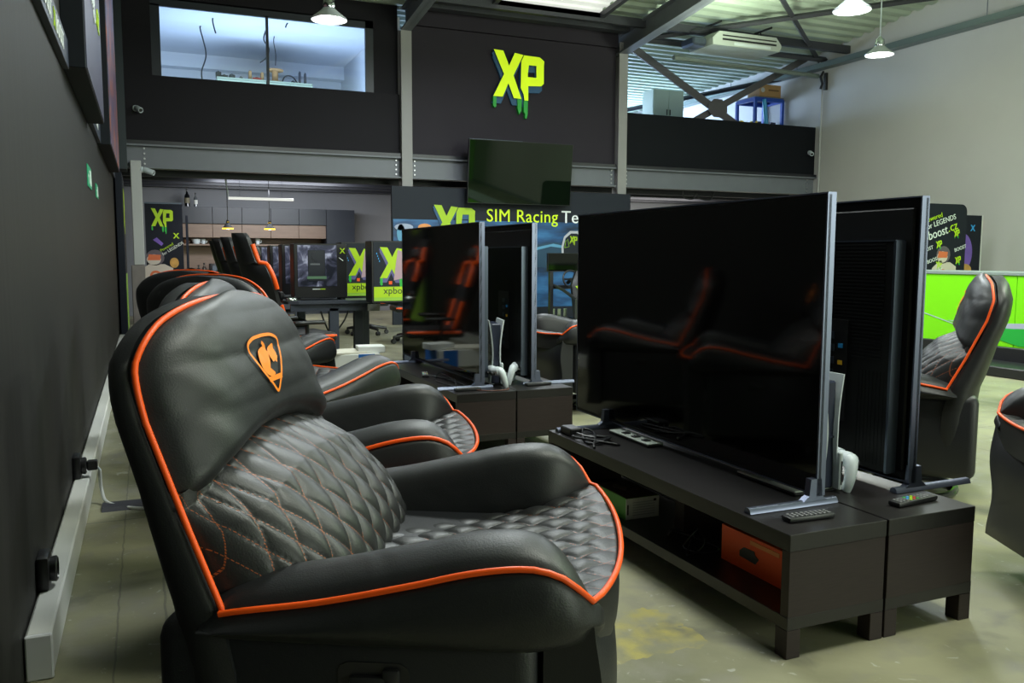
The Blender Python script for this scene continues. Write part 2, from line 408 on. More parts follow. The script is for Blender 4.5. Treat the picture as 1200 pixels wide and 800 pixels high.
for x0, x1 in ((XL, 3.97), (4.15, 8.07), (8.25, XR)):
    b.box(x0, x1, YD+.03, YD+.05, 2.44, 2.77); b.box(x0, x1, YD-.06, YD+.14, 2.43, 2.455); b.box(x0, x1, YD-.06, YD+.14, 2.755, 2.78)
trim(b, steel)
b = MB()
for x0, x1 in ((XL, 3.97), (4.15, 8.07), (8.25, XR)): b.box(x0, x1, YD-.05, YD+.02, 2.78, 2.835)
trim(b, mat('black_angle', (.012, .013, .018), .35))
b = MB()                                                      # bolt plates
for x in (3.90, 4.22, 8.0, 8.32, 12.62, .05):
    for k in range(4):
        for s in (0,): b.lathe([(.014, 0), (.014, .02)], 8, mtx=Matrix.Translation((x, YD+.03, 2.50+.075*k)) @ Matrix.Rotation(pi/2, 4, 'X'))
trim(b, mat('bolt_zinc', (.5, .5, .52), .4, metal=.8))
colm = mat('column_paint', (.30, .29, .29), .5, var=.12, scale=2)
for x0, z1 in ((3.97, 4.85), (8.07, 5.02)):                   # H columns
    b = MB(); b.box(x0, x0+.18, YD-.10, YD-.085, 0, z1); b.box(x0, x0+.18, YD+.1, YD+.115, 0, z1); b.box(x0+.083, x0+.097, YD-.09, YD+.11, 0, z1)
    trim(b, colm)
b = MB(); b.box(-.15, .0, YD-.14, YD-.02, 1.0, 2.53, bev=.01); trim(b, mat('post_white', (.48, .48, .48), .5))
b = MB(); b.box(-.19, .0, YD-.16, YD-.02, 0, 1.0, bev=.01); trim(b, mat('post_base', (.22, .19, .18), .6, var=.2))
# rafters
def rafter(x, w, y0, y1, dep, m):
    b = MB()
    def pr(xa, xb, za, zb):
        vs = [(xx, yy, roofz(yy)-.08+zz) for yy in (y0, y1) for xx, zz in ((xa, za), (xb, za), (xb, zb), (xa, zb))]
        b.add(vs, [[0, 1, 2, 3], [4, 7, 6, 5], [0, 4, 5, 1], [1, 5, 6, 2], [2, 6, 7, 3], [3, 7, 4, 0]])
    pr(x-w/2, x+w/2, -dep, -dep+.02); pr(x-w/2, x+w/2, -.02, 0); pr(x-.01, x+.01, -dep, 0)
    return trim(b, m)
rafter(4.06, .18, 13.9, 3.5, .34, steel); rafter(8.16, .2, 14.1, 3.5, .34, steel); pass
rafter(8.16, .2, 22, 14.1, .34, steel); rafter(4.06, .18, 3.5, -7, .34, steel); rafter(8.16, .2, 3.5, -7, .34, steel)
b = MB()                                                      # purlins along X
for y in (13.2, 10.4, 7.4, 4.6):
    z = roofz(y)-.06; b.box(XL, XR, y-.05, y+.05, z-.14, z)
b.box(4.15, 8.07, 13.55, 13.75, 5.12, 5.24)
trim(b, steel_d)
def flat(b, p, q, w=.09, t=.012):
    p, q = Vector(p), Vector(q); d = (q-p).normalized(); sdir = d.cross(Vector((0, 1, 0))).normalized()
    ydir = sdir.cross(d).normalized()
    vs = [a+sdir*sx*w/2+ydir*sy*t/2 for a in (p, q) for sx, sy in ((-1, -1), (1, -1), (1, 1), (-1, 1))]
    b.add(vs, [[0, 1, 2, 3], [4, 7, 6, 5], [0, 4, 5, 1], [1, 5, 6, 2], [2, 6, 7, 3], [3, 7, 4, 0]])
b = MB(); flat(b, (8.45, 14.3, 5.12), (12.6, 14.3, 2.95), .15, .03); flat(b, (8.6, 14.34, 3.05), (12.8, 14.34, 5.26), .13, .03)
b.prism([(cos(k*pi/4+.4)*.24, sin(k*pi/4+.4)*.19) for k in range(8)], (10.53, 14.27, 4.07), (1, 0, 0), (0, 0, 1), (0, -1, 0), .012)
trim(b, mat('brace_steel', (.085, .08, .085), .45))
b = MB(); flat(b, (8.5, 18.8, 5.0), (12.5, 18.8, 2.9), .13, .03); flat(b, (8.45, 17.2, 4.85), (12.4, 17.2, 3.2), .08, .05); trim(b, steel)
b = MB()
def bar3(b, p, q, w):
    p, q = Vector(p), Vector(q); b.tube([p, q], w/2, 4)
bar3(b, (8.2, 13.9, 5.05), (12.75, 10.2, 5.48), .10); bar3(b, (12.7, 13.9, 5.10), (8.3, 10.4, 5.45), .10); bar3(b, (8.3, 21, 4.2), (12.7, 15, 4.95), .1); bar3(b, (8.4, 13.6, 5.03), (12.7, 13.7, 5.08), .11)
trim(b, steel_d)
# rooflight between the columns
b = MB()
for k in range(16):
    yy = 9.2+.25*k; vs = [(x, y_, roofz(y_)-.015-dz) for y_, dz in ((yy, 0), (yy+.12, 0), (yy+.14, .03), (yy+.24, .03)) for x in (5.35, 7.25)]
    b.add(vs, [[0, 1, 3, 2], [2, 3, 5, 4], [4, 5, 7, 6]])
sky_m = emit('translucent_rooflight', (.62, .64, .60), .55)
struct(b.build('window_3', sky_m))
b = MB()
for x0, x1, y0, y1 in ((5.28, 5.36, 9.2, 13.2), (7.24, 7.32, 9.2, 13.2), (5.28, 7.32, 13.15, 13.24), (5.28, 7.32, 11.1, 11.16)):
    vs = [(x, y_, roofz(y_)-.06-z) for y_ in (y0, y1) for x in (x0, x1) for z in (0, .08)]
    b.add(vs, [[0, 2, 3, 1], [4, 5, 7, 6], [0, 1, 5, 4], [2, 6, 7, 3], [0, 4, 6, 2], [1, 3, 7, 5]])
trim(b, steel_d)

# office behind the window
off = mat('office_white', (.72, .74, .78), .7)
b = MB(); b.box(XL, 4.0, YK+.9, YK+1.0, 2.8, 5.1); b.box(3.97, 4.05, YD+.25, YK+1.0, 2.8, 5.1); b.box(XL, 4.0, YD+.25, YK+1, 5.06, 5.1); b.box(XL, 3.97, YK+.62, YK+.9, 4.80, 5.07)
trim(b, off)
b = MB(); b.box(.20, 3.56, YD+.1, YD+.16, 4.83, 4.95); b.box(.20, .33, YD+.1, YD+.16, 3.78, 4.85); b.box(3.43, 3.56, YD+.1, YD+.16, 3.78, 4.95); b.box(1.86, 1.90, YD+.1, YD+.16, 3.78, 4.85)
w = struct(b.build('window_1', mat('window_frame_blue_black', (.014, .018, .028), .4)))
b = MB(); b.box(.33, 1.86, YD+.125, YD+.131, 3.78, 4.83); b.box(1.90, 3.43, YD+.125, YD+.131, 3.78, 4.83)
g = b.build('window_pane', glass('clear_glass'), w)
b = MB(); b.box(4.3, 5.0, YM-.03, YM, 3.0, 4.5); b.box(2.2, 3.4, YK+.88, YK+.9, 3.0, 4.38, bev=.004); trim(b, whitep)
# gallery back strip
b = MB(); b.box(8.3, XR, YM-.3, YM, 4.15, 4.4); trim(b, steel_d)
b = MB(); b.box(9.2, 11.2, YM-.06, YM, 2.9, 4.0); struct(b.build('window_2', emit('gallery_daylight_pane', (.6, .72, .95), 1.6)))
# skirting along the left wall is the cable trunking; skirting on the right
b = MB(); b.box(XR-.02, XR, YB, YD, 0, .1); struct(b.build('baseboard_right', steel))

# ------------------------------------------------------------------ recliners
XS = [-.26, -.21, -.05, .10, .20, .29, .34, .37, .39]
ZP = [.545, .562, .588, .621, .645, .653, .638, .612, .584]
YP = [.40, .412, .416, .417, .417, .413, .405, .390, .362]
YI = [.255, .255, .26, .262, .265, .275, .305, .338, .357]
CR = [.034, .040, .044, .045, .043, .036, .022, .008, .001]
def frontedge(t):       # t -1..1 across the seat front
    return Vector((.392+.052*(1-abs(t)**2.2), t*.362, .586-.014*(1-abs(t)**2)))
def xp(z): return interp([.28, .45, .55, .70, .87, .96, 1.03, 1.07], [-.20, -.205, -.225, -.300, -.375, -.398, -.392, -.375], z)
def wb(z):
    if z <= .88: return interp([.28, .42, .56, .70, .88], [.385, .398, .402, .378, .358], z)
    t = min(1, (z-.88)/.185); return .358*(1-t**2.7)**(1/2.7)
def zs(s): return .805-.085*abs(s)**2.2
def bulge(s, z):
    e = (max(0, 1-abs(s)**4.2))**.5
    q = zs(s)
    if z < q:
        t = max(0, (z-.42)/(q-.42)); v = .10+.085*sin(pi*min(1, t)**.9)-.05*max(0, (t-.86)/.14)
    else:
        t = (z-q)/(1.066-q); v = (.066+.056*sin(pi*min(.5, .12+t*.75))**1.0)*(max(0, 1-max(0, (t-.25)/.75)**2.6))**.5
    return v*e
def lat(y, z): return (y/.078+z/.104, y/.078-z/.104)
def arcy(s, w_): return (1 if s > 0 else -1)*(abs(s)*w_+.10*abs(s)**7)
def puff(y, z, a=.013):
    p, q = lat(y, z); return a*(abs(sin(pi*p))*abs(sin(pi*q)))**.38
def make_recliner(label, group):
    root = thing('recliner', label, 'recliner chair', group=group)
    # swivel base
    b = MB(); b.tube([(.29*cos(2*pi*k/40), .29*sin(2*pi*k/40), .018) for k in range(40)], .017, 8, closed=True)
    for k in range(4): b.tube([(.29*cos(k*pi/2+.6), .29*sin(k*pi/2+.6), .02), (.0, .0, .06)], .016, 6)
    b.lathe([(.05, .02), (.05, .14), (.12, .15), (.12, .17)], 20)
    b.build('swivel_base', mat('glossy_black', (.01, .01, .011), .2), root, 40)
    # lower body
    b = MB(); b.box(-.352, .305, -.392, .392, .15, .54, bev=.04, seg=3); b.build('body', leather, root, 50)
    b = MB()
    def fr(u, v):
        y = (u*2-1)*.375; z = .13+v*.42
        return (.40+.035*sin(pi*min(1, v*1.05))**.5*(1-abs(u*2-1)**6)+.008*cos(v*9), y, z)
    b.grid(fr, 25, 17)
    def fr2(u, v): return (.31, (u*2-1)*.375, .13+v*.42)
    b.grid(fr2, 25, 17)
    for u in (0, 1): b.grid(lambda a, v, u=u: tuple(Vector(fr(u, v)).lerp(Vector(fr2(u, v)), a)), 3, 17)
    for v in (0, 1): b.grid(lambda a, u, v=v: tuple(Vector(fr(u, v)).lerp(Vector(fr2(u, v)), a)), 3, 25)
    b.build('footrest', leather, root, 60)
    # armrests: padded lofts that run down into the front corner
    for sd in (-1, 1):
        b = MB()
        def sec(x):
            zp = sinterp(XS, ZP, x); yp = sinterp(XS, YP, x); yi = sinterp(XS, YI, x); cr = sinterp(XS, CR, x); k = max(0, (x-.29)/.10)
            zb = .515+.01*k
            pts = [(yp-.10, zb-.01), (yp-.02, zb-.004), (yp+.016-.006*k, zb+.02), (yp+.024-.004*k, (zb+zp)/2), (yp+.012, zp-.012), (yp, zp)]
            yc = (yp+yi)/2
            pts += [(yp-.02*(1-k*.8), zp+cr*.6), (yc, zp+cr), (yi+.02*(1-k*.8), zp+cr*.6), (yi, zp-.03*(1-k)), (yi-.01*(1-k), zp-.10*(1-.7*k)), (yi, .47)]
            return pts
        N = 40; xs = [-.26+(.39+.26)*(i/(N-1)) for i in range(N)]
        rows = [[Vector((x, sd*a, c)) for a, c in sec(x)] for x in xs]
        # rounded nose under the front corner
        last = rows[-1]
        for t in (.35, .7, 1.0):
            cen = Vector((.395, sd*.30, .53))
            rows.append([Vector((p.x+.022*sin(t*pi/2), p.y+(cen.y-p.y)*(1-cos(t*pi/2))*.75, p.z+(cen.z-p.z)*(1-cos(t*pi/2))*.8)) if i < 6 else
                         Vector((p.x+.028*sin(t*pi/2)*(.4 if i > 6 else .6), p.y+(cen.y-p.y)*(1-cos(t*pi/2))*.75, p.z+(cen.z-p.z)*(1-cos(t*pi/2))*.6)) for i, p in enumerate(last)])
        K = len(rows[0]); vs = [p for r_ in rows for p in smoothpts(r_, 3)]; K = len(smoothpts(rows[0], 3))
        fs = [[i*K+j, (i+1)*K+j, (i+1)*K+j+1, i*K+j+1] for i in range(len(rows)-1) for j in range(K-1)]
        fs += [[i*K+K-1, (i+1)*K+K-1, (i+1)*K, i*K] for i in range(len(rows)-1)]
        b.add(vs, fs); b.build('armrest', leather_w, root, 75)
    # seat cushion, quilted, rolling over the front edge
    b = MB(); NX, NY = 190, 170
    def seat(u, v):
        s = v*2-1; hwid = .27+.104*min(1, max(0, (u-.5)/.36))**1.8
        y = s*hwid; t = u/.86
        if u <= .86:
            xe = frontedge(s).x; x = -.22+(xe+.22)*t
            zf = frontedge(s).z; z0 = .495+.03*(1-s*s)
            z = z0+(zf+.004-z0)*max(0, (t-.25)/.75)**2+.012*sin(pi*t)
            z += puff(y, x, .0125)*min(1, (1-abs(s))*9)*min(1, (1-t)*10+.15)
            return (x, y, z)
        k = (u-.86)/.14; e = frontedge(s)
        return (e.x+.012*sin(k*pi/2)-.01*k, e.y*(1-.02*k), e.z-.105*k)
    b.grid(seat, NX, NY, 0, lambda u, v: lat(seat(u, v)[1], seat(u, v)[0]) if u <= .86 else (.25, .25))
    b.build('seat_cushion', leather_q, root, 80)
    # backrest shell (sides and rear)
    b = MB(); zz = [.30+.60*i/16 for i in range(17)]+[.90+.165*(1-(1-i/14)**2) for i in range(1, 15)]
    def shell(i, a):
        z = zz[i]; w_ = wb(z); ph = pi*a; top = max(0, (z-.88)/.185)
        D = interp([.28, .50, .60, .75, .9, 1.07], [.14, .145, .13, .10, .085, .05], z)
        sgn = 1 if cos(ph) > 0 else -1
        yy = (w_+.02*sin(ph)**.5*(1-top))*sgn*abs(cos(ph))**.55
        return (xp(z)-D*abs(sin(ph))**.75-.01*top, yy, z+.0*top)
    NA = 41; vs = [shell(i, j/(NA-1)) for i in range(len(zz)) for j in range(NA)]
    fs = [[i*NA+j, (i+1)*NA+j, (i+1)*NA+j+1, i*NA+j+1] for i in range(len(zz)-1) for j in range(NA-1)]
    fs += [[i*NA, i*NA+NA-1, (i+1)*NA+NA-1, (i+1)*NA] for i in range(len(zz)-1)]
    b.add(vs, fs); b.build('backrest', leather_w, root, 75)
    # lumbar cushion and head pillow
    def front(s, z):
        w_ = min(wb(z), .378)*.995; y = s*w_; x = xp(z)+bulge(s, z)
        return x, y
    b = MB()
    def lum(u, v):
        s = v*2-1; z = .48+(zs(s)+.03-.48)*u; x, y = front(s, min(z, zs(s)-.0005))
        d = puff(arcy(s, wb(min(z, .8))), z*.97, .0125)*min(1, (1-abs(s))*8)*min(1, (1-u)*9)
        return (x+d*.95, y, z+d*.3)
    def lumuv(u, v):
        s = v*2-1; z = .48+(zs(s)+.03-.48)*u; return lat(arcy(s, wb(min(z, .8))), z*.97)
    b.grid(lum, 150, 220, 0, lumuv); b.build('lumbar_cushion', leather_q, root, 80)
    b = MB()
    rnd = random.Random(3)
    def pil(u, v):
        s = v*2-1; q = zs(s); z = q+(1.065-q)*(1-(1-u)**1.6)
        x, y = front(s, min(1.0648, z)); k = abs(s)
        wr = .006*sin(z*75+s*14)*max(0, (k-.45)/.55)**1.5*(1-k)*2.6*(1 if z < .98 else .3)
        low = max(0, 1-u/.10); x = x-.045*low**2+.014*(1-low)*max(0, 1-u/.3)
        return (x+wr, y, z-.012*low+.014*(1-k**3)*max(0, min(1, (u-.5)*2.2)))
    b.grid(pil, 60, 80); b.build('head_pillow', leather_w, root, 80)
    # orange piping
    b = MB()
    arm = lambda sd: [(x, sd*(sinterp(XS, YP, x)+.003), sinterp(XS, ZP, x)+.004) for x in [-.222+(.39+.222)*i/26 for i in range(27)]]
    path = arm(-1)+[tuple(frontedge(-1+2*i/30)+Vector((.006, 0, .006))) for i in range(1, 30)]+arm(1)[::-1]
    b.tube(path, .0056, 8)
    def edge(z, sd): return (xp(z)+.012, sd*(wb(z)+.004), z+.002)
    zl = [.562+.338*i/20 for i in range(21)]+[.90+.165*(1-(1-i/18)**2) for i in range(1, 19)]
    b.tube([edge(z, -1) for z in zl]+[edge(z, 1) for z in zl[::-1][1:]], .0056, 8)
    b.build('piping', orange, root, 60)
    # embroidered badge on the head pillow
    b = MB()
    def onp(y, z):
        z = min(z, 1.05); s = y/wb(z); q = zs(s); x, _ = front(s, z); return Vector((x+.0045+.014*max(0, 1-((z-q)/(1.065-q))/.45), y, z))
    def strip(pts, ws):
        P = smoothpts([(p[0], p[1], 0) for p in pts], 8); W = [.78*interp(list(range(len(ws))), ws, i/8) for i in range(len(P))]
        vs = []
        for i, p in enumerate(P):
            a = P[max(0, i-1)]; c = P[min(len(P)-1, i+1)]; d = (c-a).normalized(); nn = Vector((-d.y, d.x, 0))*W[i]
            vs += [onp(p.x+nn.x, p.y+nn.y), onp(p.x-nn.x, p.y-nn.y)]
        b.add(vs, [[2*i, 2*i+1, 2*i+3, 2*i+2] for i in range(len(P)-1)])
    def L(px, py): return (-.032-(px-310)*.00041, .932-(py-380)*.000185)   # drawn looking at the front of the chair
    def Lf(a): return [L(*q) for q in a]
    out = [(310, 80), (200, 92), (130, 140), (120, 210), (150, 330), (200, 470), (260, 600), (310, 690), (360, 600), (420, 470), (470, 330), (500, 210), (490, 140), (420, 92), (310, 80)]
    strip(Lf(out), [.0042]*len(out))
    strip(Lf([(200, 200), (230, 250), (215, 330)]), [.002, .012, .010])
    strip(Lf([(235, 235), (270, 290), (262, 380)]), [.008, .014, .005])
    strip(Lf([(215, 300), (235, 350), (225, 385)]), [.012, .010, .003])
    strip(Lf([(335, 150), (320, 190), (330, 240), (380, 300), (390, 380), (360, 460), (300, 500)]), [.004, .008, .012, .019, .021, .014, .002])
    strip(Lf([(300, 250), (330, 330), (350, 420)]), [.005, .012, .008])
    strip(Lf([(225, 545), (310, 545), (395, 545)]), [.0065, .0065, .0065])
    b.build('badge', amber, root)
    # release lever let into the right side
    b = MB(); E = [(.058*cos(2*pi*k/28)*1.0, .033*sin(2*pi*k/28)) for k in range(28)]
    E = [(max(-.06, min(.06, a*1.25)), max(-.033, min(.033, c*1.25))) for a, c in E]
    b.prism(E, (.03, -.384, .448), (1, 0, 0), (0, 0, 1), (0, -1, 0), .010); lv = b.build('lever_plate', black, root, 30)
    b = MB(); b.box(-.01, .065, -.404, -.392, .436, .460, bev=.006, seg=2); b.box(.045, .075, -.404, -.392, .423, .473, bev=.006, seg=2); b.build('recliner_lever', mat('lever_black', (.02, .02, .022), .3), lv, 40)
    return root
G1 = 'black recliners facing the screens'
rec = make_recliner('large black recliner in the foreground with orange piping, quilted seat and amber badge', G1)
rec.location = (.481, 1.692, 0); rec.rotation_euler = (0, 0, radians(-28))
dup(rec, (.535, 2.675, 0), radians(-17), 'second black recliner from the front in the left row, behind the foreground one')
dup(rec, (.553, 3.997, 0), radians(36), 'third black recliner from the front in the left row, turned away')
dup(rec, (.50, 5.2, 0), radians(42), 'farthest black recliner of the left row, beside the gaming chairs')
dup(rec, (3.43, 3.13, 0), radians(131), 'black recliner with its left side turned to us, behind the big near screens')
dup(rec, (3.04, 1.63, 0), radians(154), 'black recliner cut off by the right edge, only its front corner showing')
dup(rec, (3.15, 5.82, 0), radians(177), 'black recliner beyond the near screens, its front showing between two screens')

# ------------------------------------------------------------------ benches
def make_bench(label, group):
    # origin at the near left corner on the floor; runs 1.58 m along +Y, .366 wide, open towards -X
    L_, Wd, Hh = 1.58, .366, .368
    root = thing('tv_bench', label, 'TV bench', group=group)
    b = MB(); b.box(0, Wd, 0, L_, Hh-.05, Hh, bev=.0015); b.build('top', wood_dark_h, root)
    for y in (0, L_-.034):
        b = MB(); b.box(.002, Wd-.002, y+.001, y+.034, .122, Hh-.05, bev=.001); b.build('side_panel', wood_dark, root)
    b = MB(); b.box(.0, Wd, 0, L_, .086, .124, bev=.0015); b.build('shelf', wood_dark_h, root)
    b = MB(); b.box(.17, Wd-.004, L_/2-.03, L_/2+.03, .124, Hh-.05); b.build('divider', wood_dark, root)
    for x, y in ((0, 0), (Wd-.05, 0), (0, L_-.05), (Wd-.05, L_-.05)):
        b = MB(); b.box(x, x+.05, y, y+.05, 0, .086, bev=.0015); b.build('leg', wood_dark, root)
    return root
GB = 'black brown benches under the big screens'
be = make_bench('near left black-brown TV bench with the orange box on its shelf', GB); be.location = (1.646, 1.842, 0)
def bench_at(x, y, flip, label):
    return dup(be, (x+.366 if flip else x, y+1.58 if flip else y, 0), pi if flip else 0, label, GB)
bench_at(2.020, 1.842, True, 'near right black-brown TV bench with a remote with coloured buttons on it')
bench_at(1.597, 4.515, False, 'far left black-brown TV bench, behind the second recliner')
bench_at(1.969, 4.515, True, 'far right black-brown TV bench, behind the near screens')

# ------------------------------------------------------------------ big screens on feet
def make_tv(label, group, sg=1):
    # screen faces -X, origin at bench-top height under the panel, panel runs along Y
    root = thing('television', label, 'television', group=group); Wt, H0, H1 = 1.64, .034, .975
    b = MB(); b.box(0, .014, -Wt/2, Wt/2, H0, H1, bev=.002); b.build('panel', tvback, root)
    b = MB(); b.box(-.0015, .001, -Wt/2+.008, Wt/2-.008, H0+.014, H1-.008); b.build('screen', screen, root)
    b = MB()
    for y in (-Wt/2, Wt/2-.006): b.box(-.003, .030, y, y+.006, H0, H1)
    b.box(-.003, .030, -Wt/2, Wt/2, H1, H1+.005); b.box(-.003, .030, -Wt/2, Wt/2, H0-.004, H0); b.build('frame', silver, root)
    b = MB(); b.box(.014, .028, -Wt/2+.03, Wt/2-.03, H0+.03, H1-.03, bev=.006); hb = b.build('rear_cover', tvback, root)
    b = MB(); b.box(.028, .072, -Wt/2+.06, Wt/2-.06, H0+.02, H1-.14, bev=.006)
    for k in range(34): b.box(.0715, .0732, -Wt/2+.10, Wt/2-.10, H0+.40+.0125*k, H0+.406+.0125*k)
    for k in range(9): b.box(.0715, .0732, Wt/2-.20+.016*k, Wt/2-.195+.016*k, H0+.04, H0+.36)
    b.build('electronics_housing', tvback, root)
    b = MB(); b.box(.03, .0735, Wt/2-.066, Wt/2-.056, H0+.02, H1-.14); b.box(.03, .0735, -Wt/2+.056, -Wt/2+.066, H0+.02, H1-.14); b.box(.03, .0735, -Wt/2+.06, Wt/2-.06, H1-.142, H1-.136); b.build('housing_trim', silverd, root)
    b = MB(); y0 = Wt/2-.42; b.box(.0725, .076, y0, y0+.17, .20, .56)
    for k in range(7): b.box(.076, .0785, y0+.07, y0+.11, .22+.045*k, .245+.045*k, 1)
    b.box(.0765, .078, y0+.03, y0+.06, .30, .38, 2); b.box(.076, .0785, y0+.13, y0+.15, .40, .415, 3); b.box(.076, .0785, y0+.13, y0+.15, .46, .475, 4)
    b.build('connector_panel', [black, silverd, paper, mat('amber_socket', (.8, .45, .02), .5), cyan], root)
    for y in (sg*(-Wt/2+.012), sg*.51):
        b = MB(); b.prism([(-.016, 0), (.016, 0), (.012, .012), (.006, .017), (-.006, .017), (-.012, .012)], (-.262, y, .002), (0, 1, 0), (0, 0, 1), (1, 0, 0), .345)
        b.prism([(-.045, 0), (.05, 0), (.030, .016), (.026, .07), (-.016, .07), (-.022, .016)], (-.01, y-.012, .016), (1, 0, 0), (0, 0, 1), (0, 1, 0), .024)
        b.build('foot', silver, root, 35)
    return root
GT = 'big screens standing back to back on the benches'
HB = .368
tv = make_tv('nearest big black screen facing the recliner row, on the near left bench', GT); tv.location = (1.925, 2.86, HB)
tvb = make_tv('big screen seen from behind with connector panel, on the near right bench', GT, -1); tvb.location = (2.345, 2.86, HB); tvb.rotation_euler = (0, 0, pi)
dup(tv, (1.80, 5.50, HB), 0, 'farther big screen reflecting orange striped chairs, on the far left bench', GT)
dup(tvb, (2.165, 5.50, HB), pi, 'farther big screen seen from behind, on the far right bench', GT)

# ------------------------------------------------------------------ consoles, controllers, remotes, boxes
def make_console(label, group):
    root = thing('game_console', label, 'game console', group=group)
    b = MB()
    for sx in (-1, 1):
        rows = []
        for i in range(13):
            t = i/12; z = .012+.385*t; xo = sx*(.036-.020*sin(pi*t)**1.0+.006*t); hw = .125-.012*abs(t-.5)
            rows.append([(xo, -hw, z), (xo+sx*.007, -hw*.98, z), (xo+sx*.007, hw*.98, z), (xo, hw, z)])
        vs = [p for r_ in rows for p in r_]; fs = []
        for i in range(12):
            for j in range(4): fs.append([i*4+j, i*4+(j+1) % 4, (i+1)*4+(j+1) % 4, (i+1)*4+j])
        fs += [[0, 1, 2, 3], [48, 49, 50, 51]]
        s_ = MB(); s_.add(vs, fs); s_.build('side_plate', white, root, 40)
    b.box(-.028, .028, -.105, .115, .012, .375, bev=.006); b.box(-.034, .034, -.11, .10, .185, .192); b.build('core', mat('console_core', (.03, .035, .06), .25), root)
    b = MB(); b.box(.026, .04, -.135, -.10, .012, .14, bev=.004); b.box(.031, .035, -.137, -.134, .03, .11, 1); b.build('disc_drive', [white, black], root)
    b = MB(); b.lathe([(.06, 0), (.06, .010), (.05, .013)], 24); b.build('stand', black, root, 40)
    return root
GC = 'white consoles standing between the screens'
con = make_console('white standing game console with black core between the near screens', GC); con.location = (2.062, 2.25, HB)
dup(con, (1.952, 4.85, HB), radians(-12), 'white standing game console with black core between the farther screens', GC)
def make_pad(label, loc, rz, tilt):
    # a controller standing upright in its charging cradle
    root = thing('game_controller', label, 'game controller', loc, rz, 'white controllers on the bench tops')
    b = MB()
    for s in (-1, 1):
        pts = [(s*.02, 0, .10), (s*.055, .004, .10), (s*.072, .012, .07), (s*.078, .022, .03), (s*.074, .028, .004)]
        b.tube(smoothpts(pts, 4), [interp([0, 16], [.026, .015], i) for i in range(17)], 12)
    b.tube([(-.055, .002, .10), (0, -.002, .095), (.055, .002, .10)], .026, 12)
    b.build('shell', white, root, 60)
    for s in (-1, 1):
        b = MB(); b.lathe([(.011, 0), (.006, .004), (.006, .014), (.011, .017), (.010, .021)], 14, mtx=Matrix.Translation((s*.024, -.022, .085)) @ Matrix.Rotation(pi/2, 4, 'X')); b.build('thumb_stick', black, root, 40)
    return root
make_pad('white game controller standing beside the near console', (2.175, 2.19, HB), radians(75), 0)
make_pad('white game controller standing beside the far console', (2.075, 4.80, HB), radians(60), 0)
make_pad('white game controller at the foot of the farther left screen', (1.905, 4.70, HB), radians(-80), 0)
# thin white slabs added to imitate bright light on the bench top
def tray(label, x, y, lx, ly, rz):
    r = thing('bright_bench_slab', label, 'tray', (x, y, HB), rz, 'white slabs imitating bright light under the near screen')
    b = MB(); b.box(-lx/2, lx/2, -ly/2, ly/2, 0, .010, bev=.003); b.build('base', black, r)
    b = MB(); b.box(-lx/2, lx/2, -ly/2, ly/2, .010, .016, bev=.002); b.build('plate', mat('bright_slab_face', (.60, .66, .60), .3), r)
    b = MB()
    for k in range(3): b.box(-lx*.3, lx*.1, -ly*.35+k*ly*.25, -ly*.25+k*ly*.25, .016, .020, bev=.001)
    b.build('slab_mark', black, r)
tray('slim white slab imitating bright light under the far end of the nearest screen', 1.905, 3.10, .075, .32, 0)
tray('slim white slab imitating bright light on the bench beneath the near console', 2.05, 2.30, .235, .30, 0)
def remote(label, x, y, rz, coloured, L_=.165, z=HB):
    r = thing('remote_control', label, 'remote control', (x, y, z), rz, 'remotes on the bench tops')
    b = MB(); b.box(-L_/2, L_/2, -.022, .022, 0.001, .017, bev=.005, seg=2); b.build('case', black, r, 40)
    b = MB(); cols = 0
    for i in range(9):
        for j in range(3):
            mi = (1+((i*3+j) % 4)) if (coloured and i in (3, 4, 5)) else 0
            x0 = -L_/2+.012+i*.0165; b.box(x0, x0+.009, -.016+j*.012, -.008+j*.012, .017, .0195, mi, bev=.001)
    b.build('buttons', [mat('remote_keys', (.16, .16, .17), .5), redm, yellowg, cyan, greend], r)
remote('plain black remote control on the near left bench', 1.80, 1.942, radians(-3), False)
remote('black remote control with coloured buttons on the near right bench', 2.232, 1.945, radians(6), True, .19)
remote('black remote under the foot bar of the farther left screen', 1.70, 4.62, radians(2), False, .16)
remote('black remote under the foot bar of the farther right screen', 2.17, 4.66, radians(4), False, .17)
remote('pale remote lying on the back part of the far left bench', 1.66, 5.32, radians(75), True, .2)
# cartons on the shelf of the near left bench
def carton(name, label, loc, size, mats, cat='box', rz=0, lid=None, group=None):
    r = thing(name, label, cat, loc, rz, group); sx, sy, sz = size
    b = MB(); b.box(-sx/2, sx/2, -sy/2, sy/2, 0, sz, 0, bev=.001)
    b.build('carton', mats[0], r); return r
r = carton('accessory_carton', 'small green and white box on the shelf of the near left bench', (1.765, 2.93, .124), (.15, .24, .085), [grn_box])
b = MB(); b.box(-.075, .075, -.1215, -.1195, .001, .084); b.box(-.07, -.064, -.1225, -.1210, .02, .06, 1); b.box(.05, .062, -.1225, -.1210, .065, .075, 1)
for k in range(6): b.box(-.045, .055, -.1222, -.1212, .015+.010*k, .018+.010*k, 2)
b.build('end_label', [paper, black, mat('grey_print', (.45, .46, .48), .6)], r)
b = MB(); b.box(-.072, .072, -.118, .118, .0850, .0866); b.tube([(-.03, .05, .0866), (-.01, -.02, .0866), (.03, -.04, .0866)], .012, 6); b.build('lid_print', [mat('dark_brown_print', (.05, .035, .02), .6)], r)
r = carton('storage_box', 'orange box with a black handle mark on the shelf of the near left bench', (1.865, 2.15, .124), (.18, .34, .122), [org_box])
b = MB(); b.prism([(-.05, -.012), (.03, -.016), (.045, .004), (.028, .012), (.022, .024), (-.03, .022), (-.05, .006)], (-.091, .02, .055), (0, -1, 0), (0, 0, 1), (-1, 0, 0), .002); b.build('black_mark', black, r)
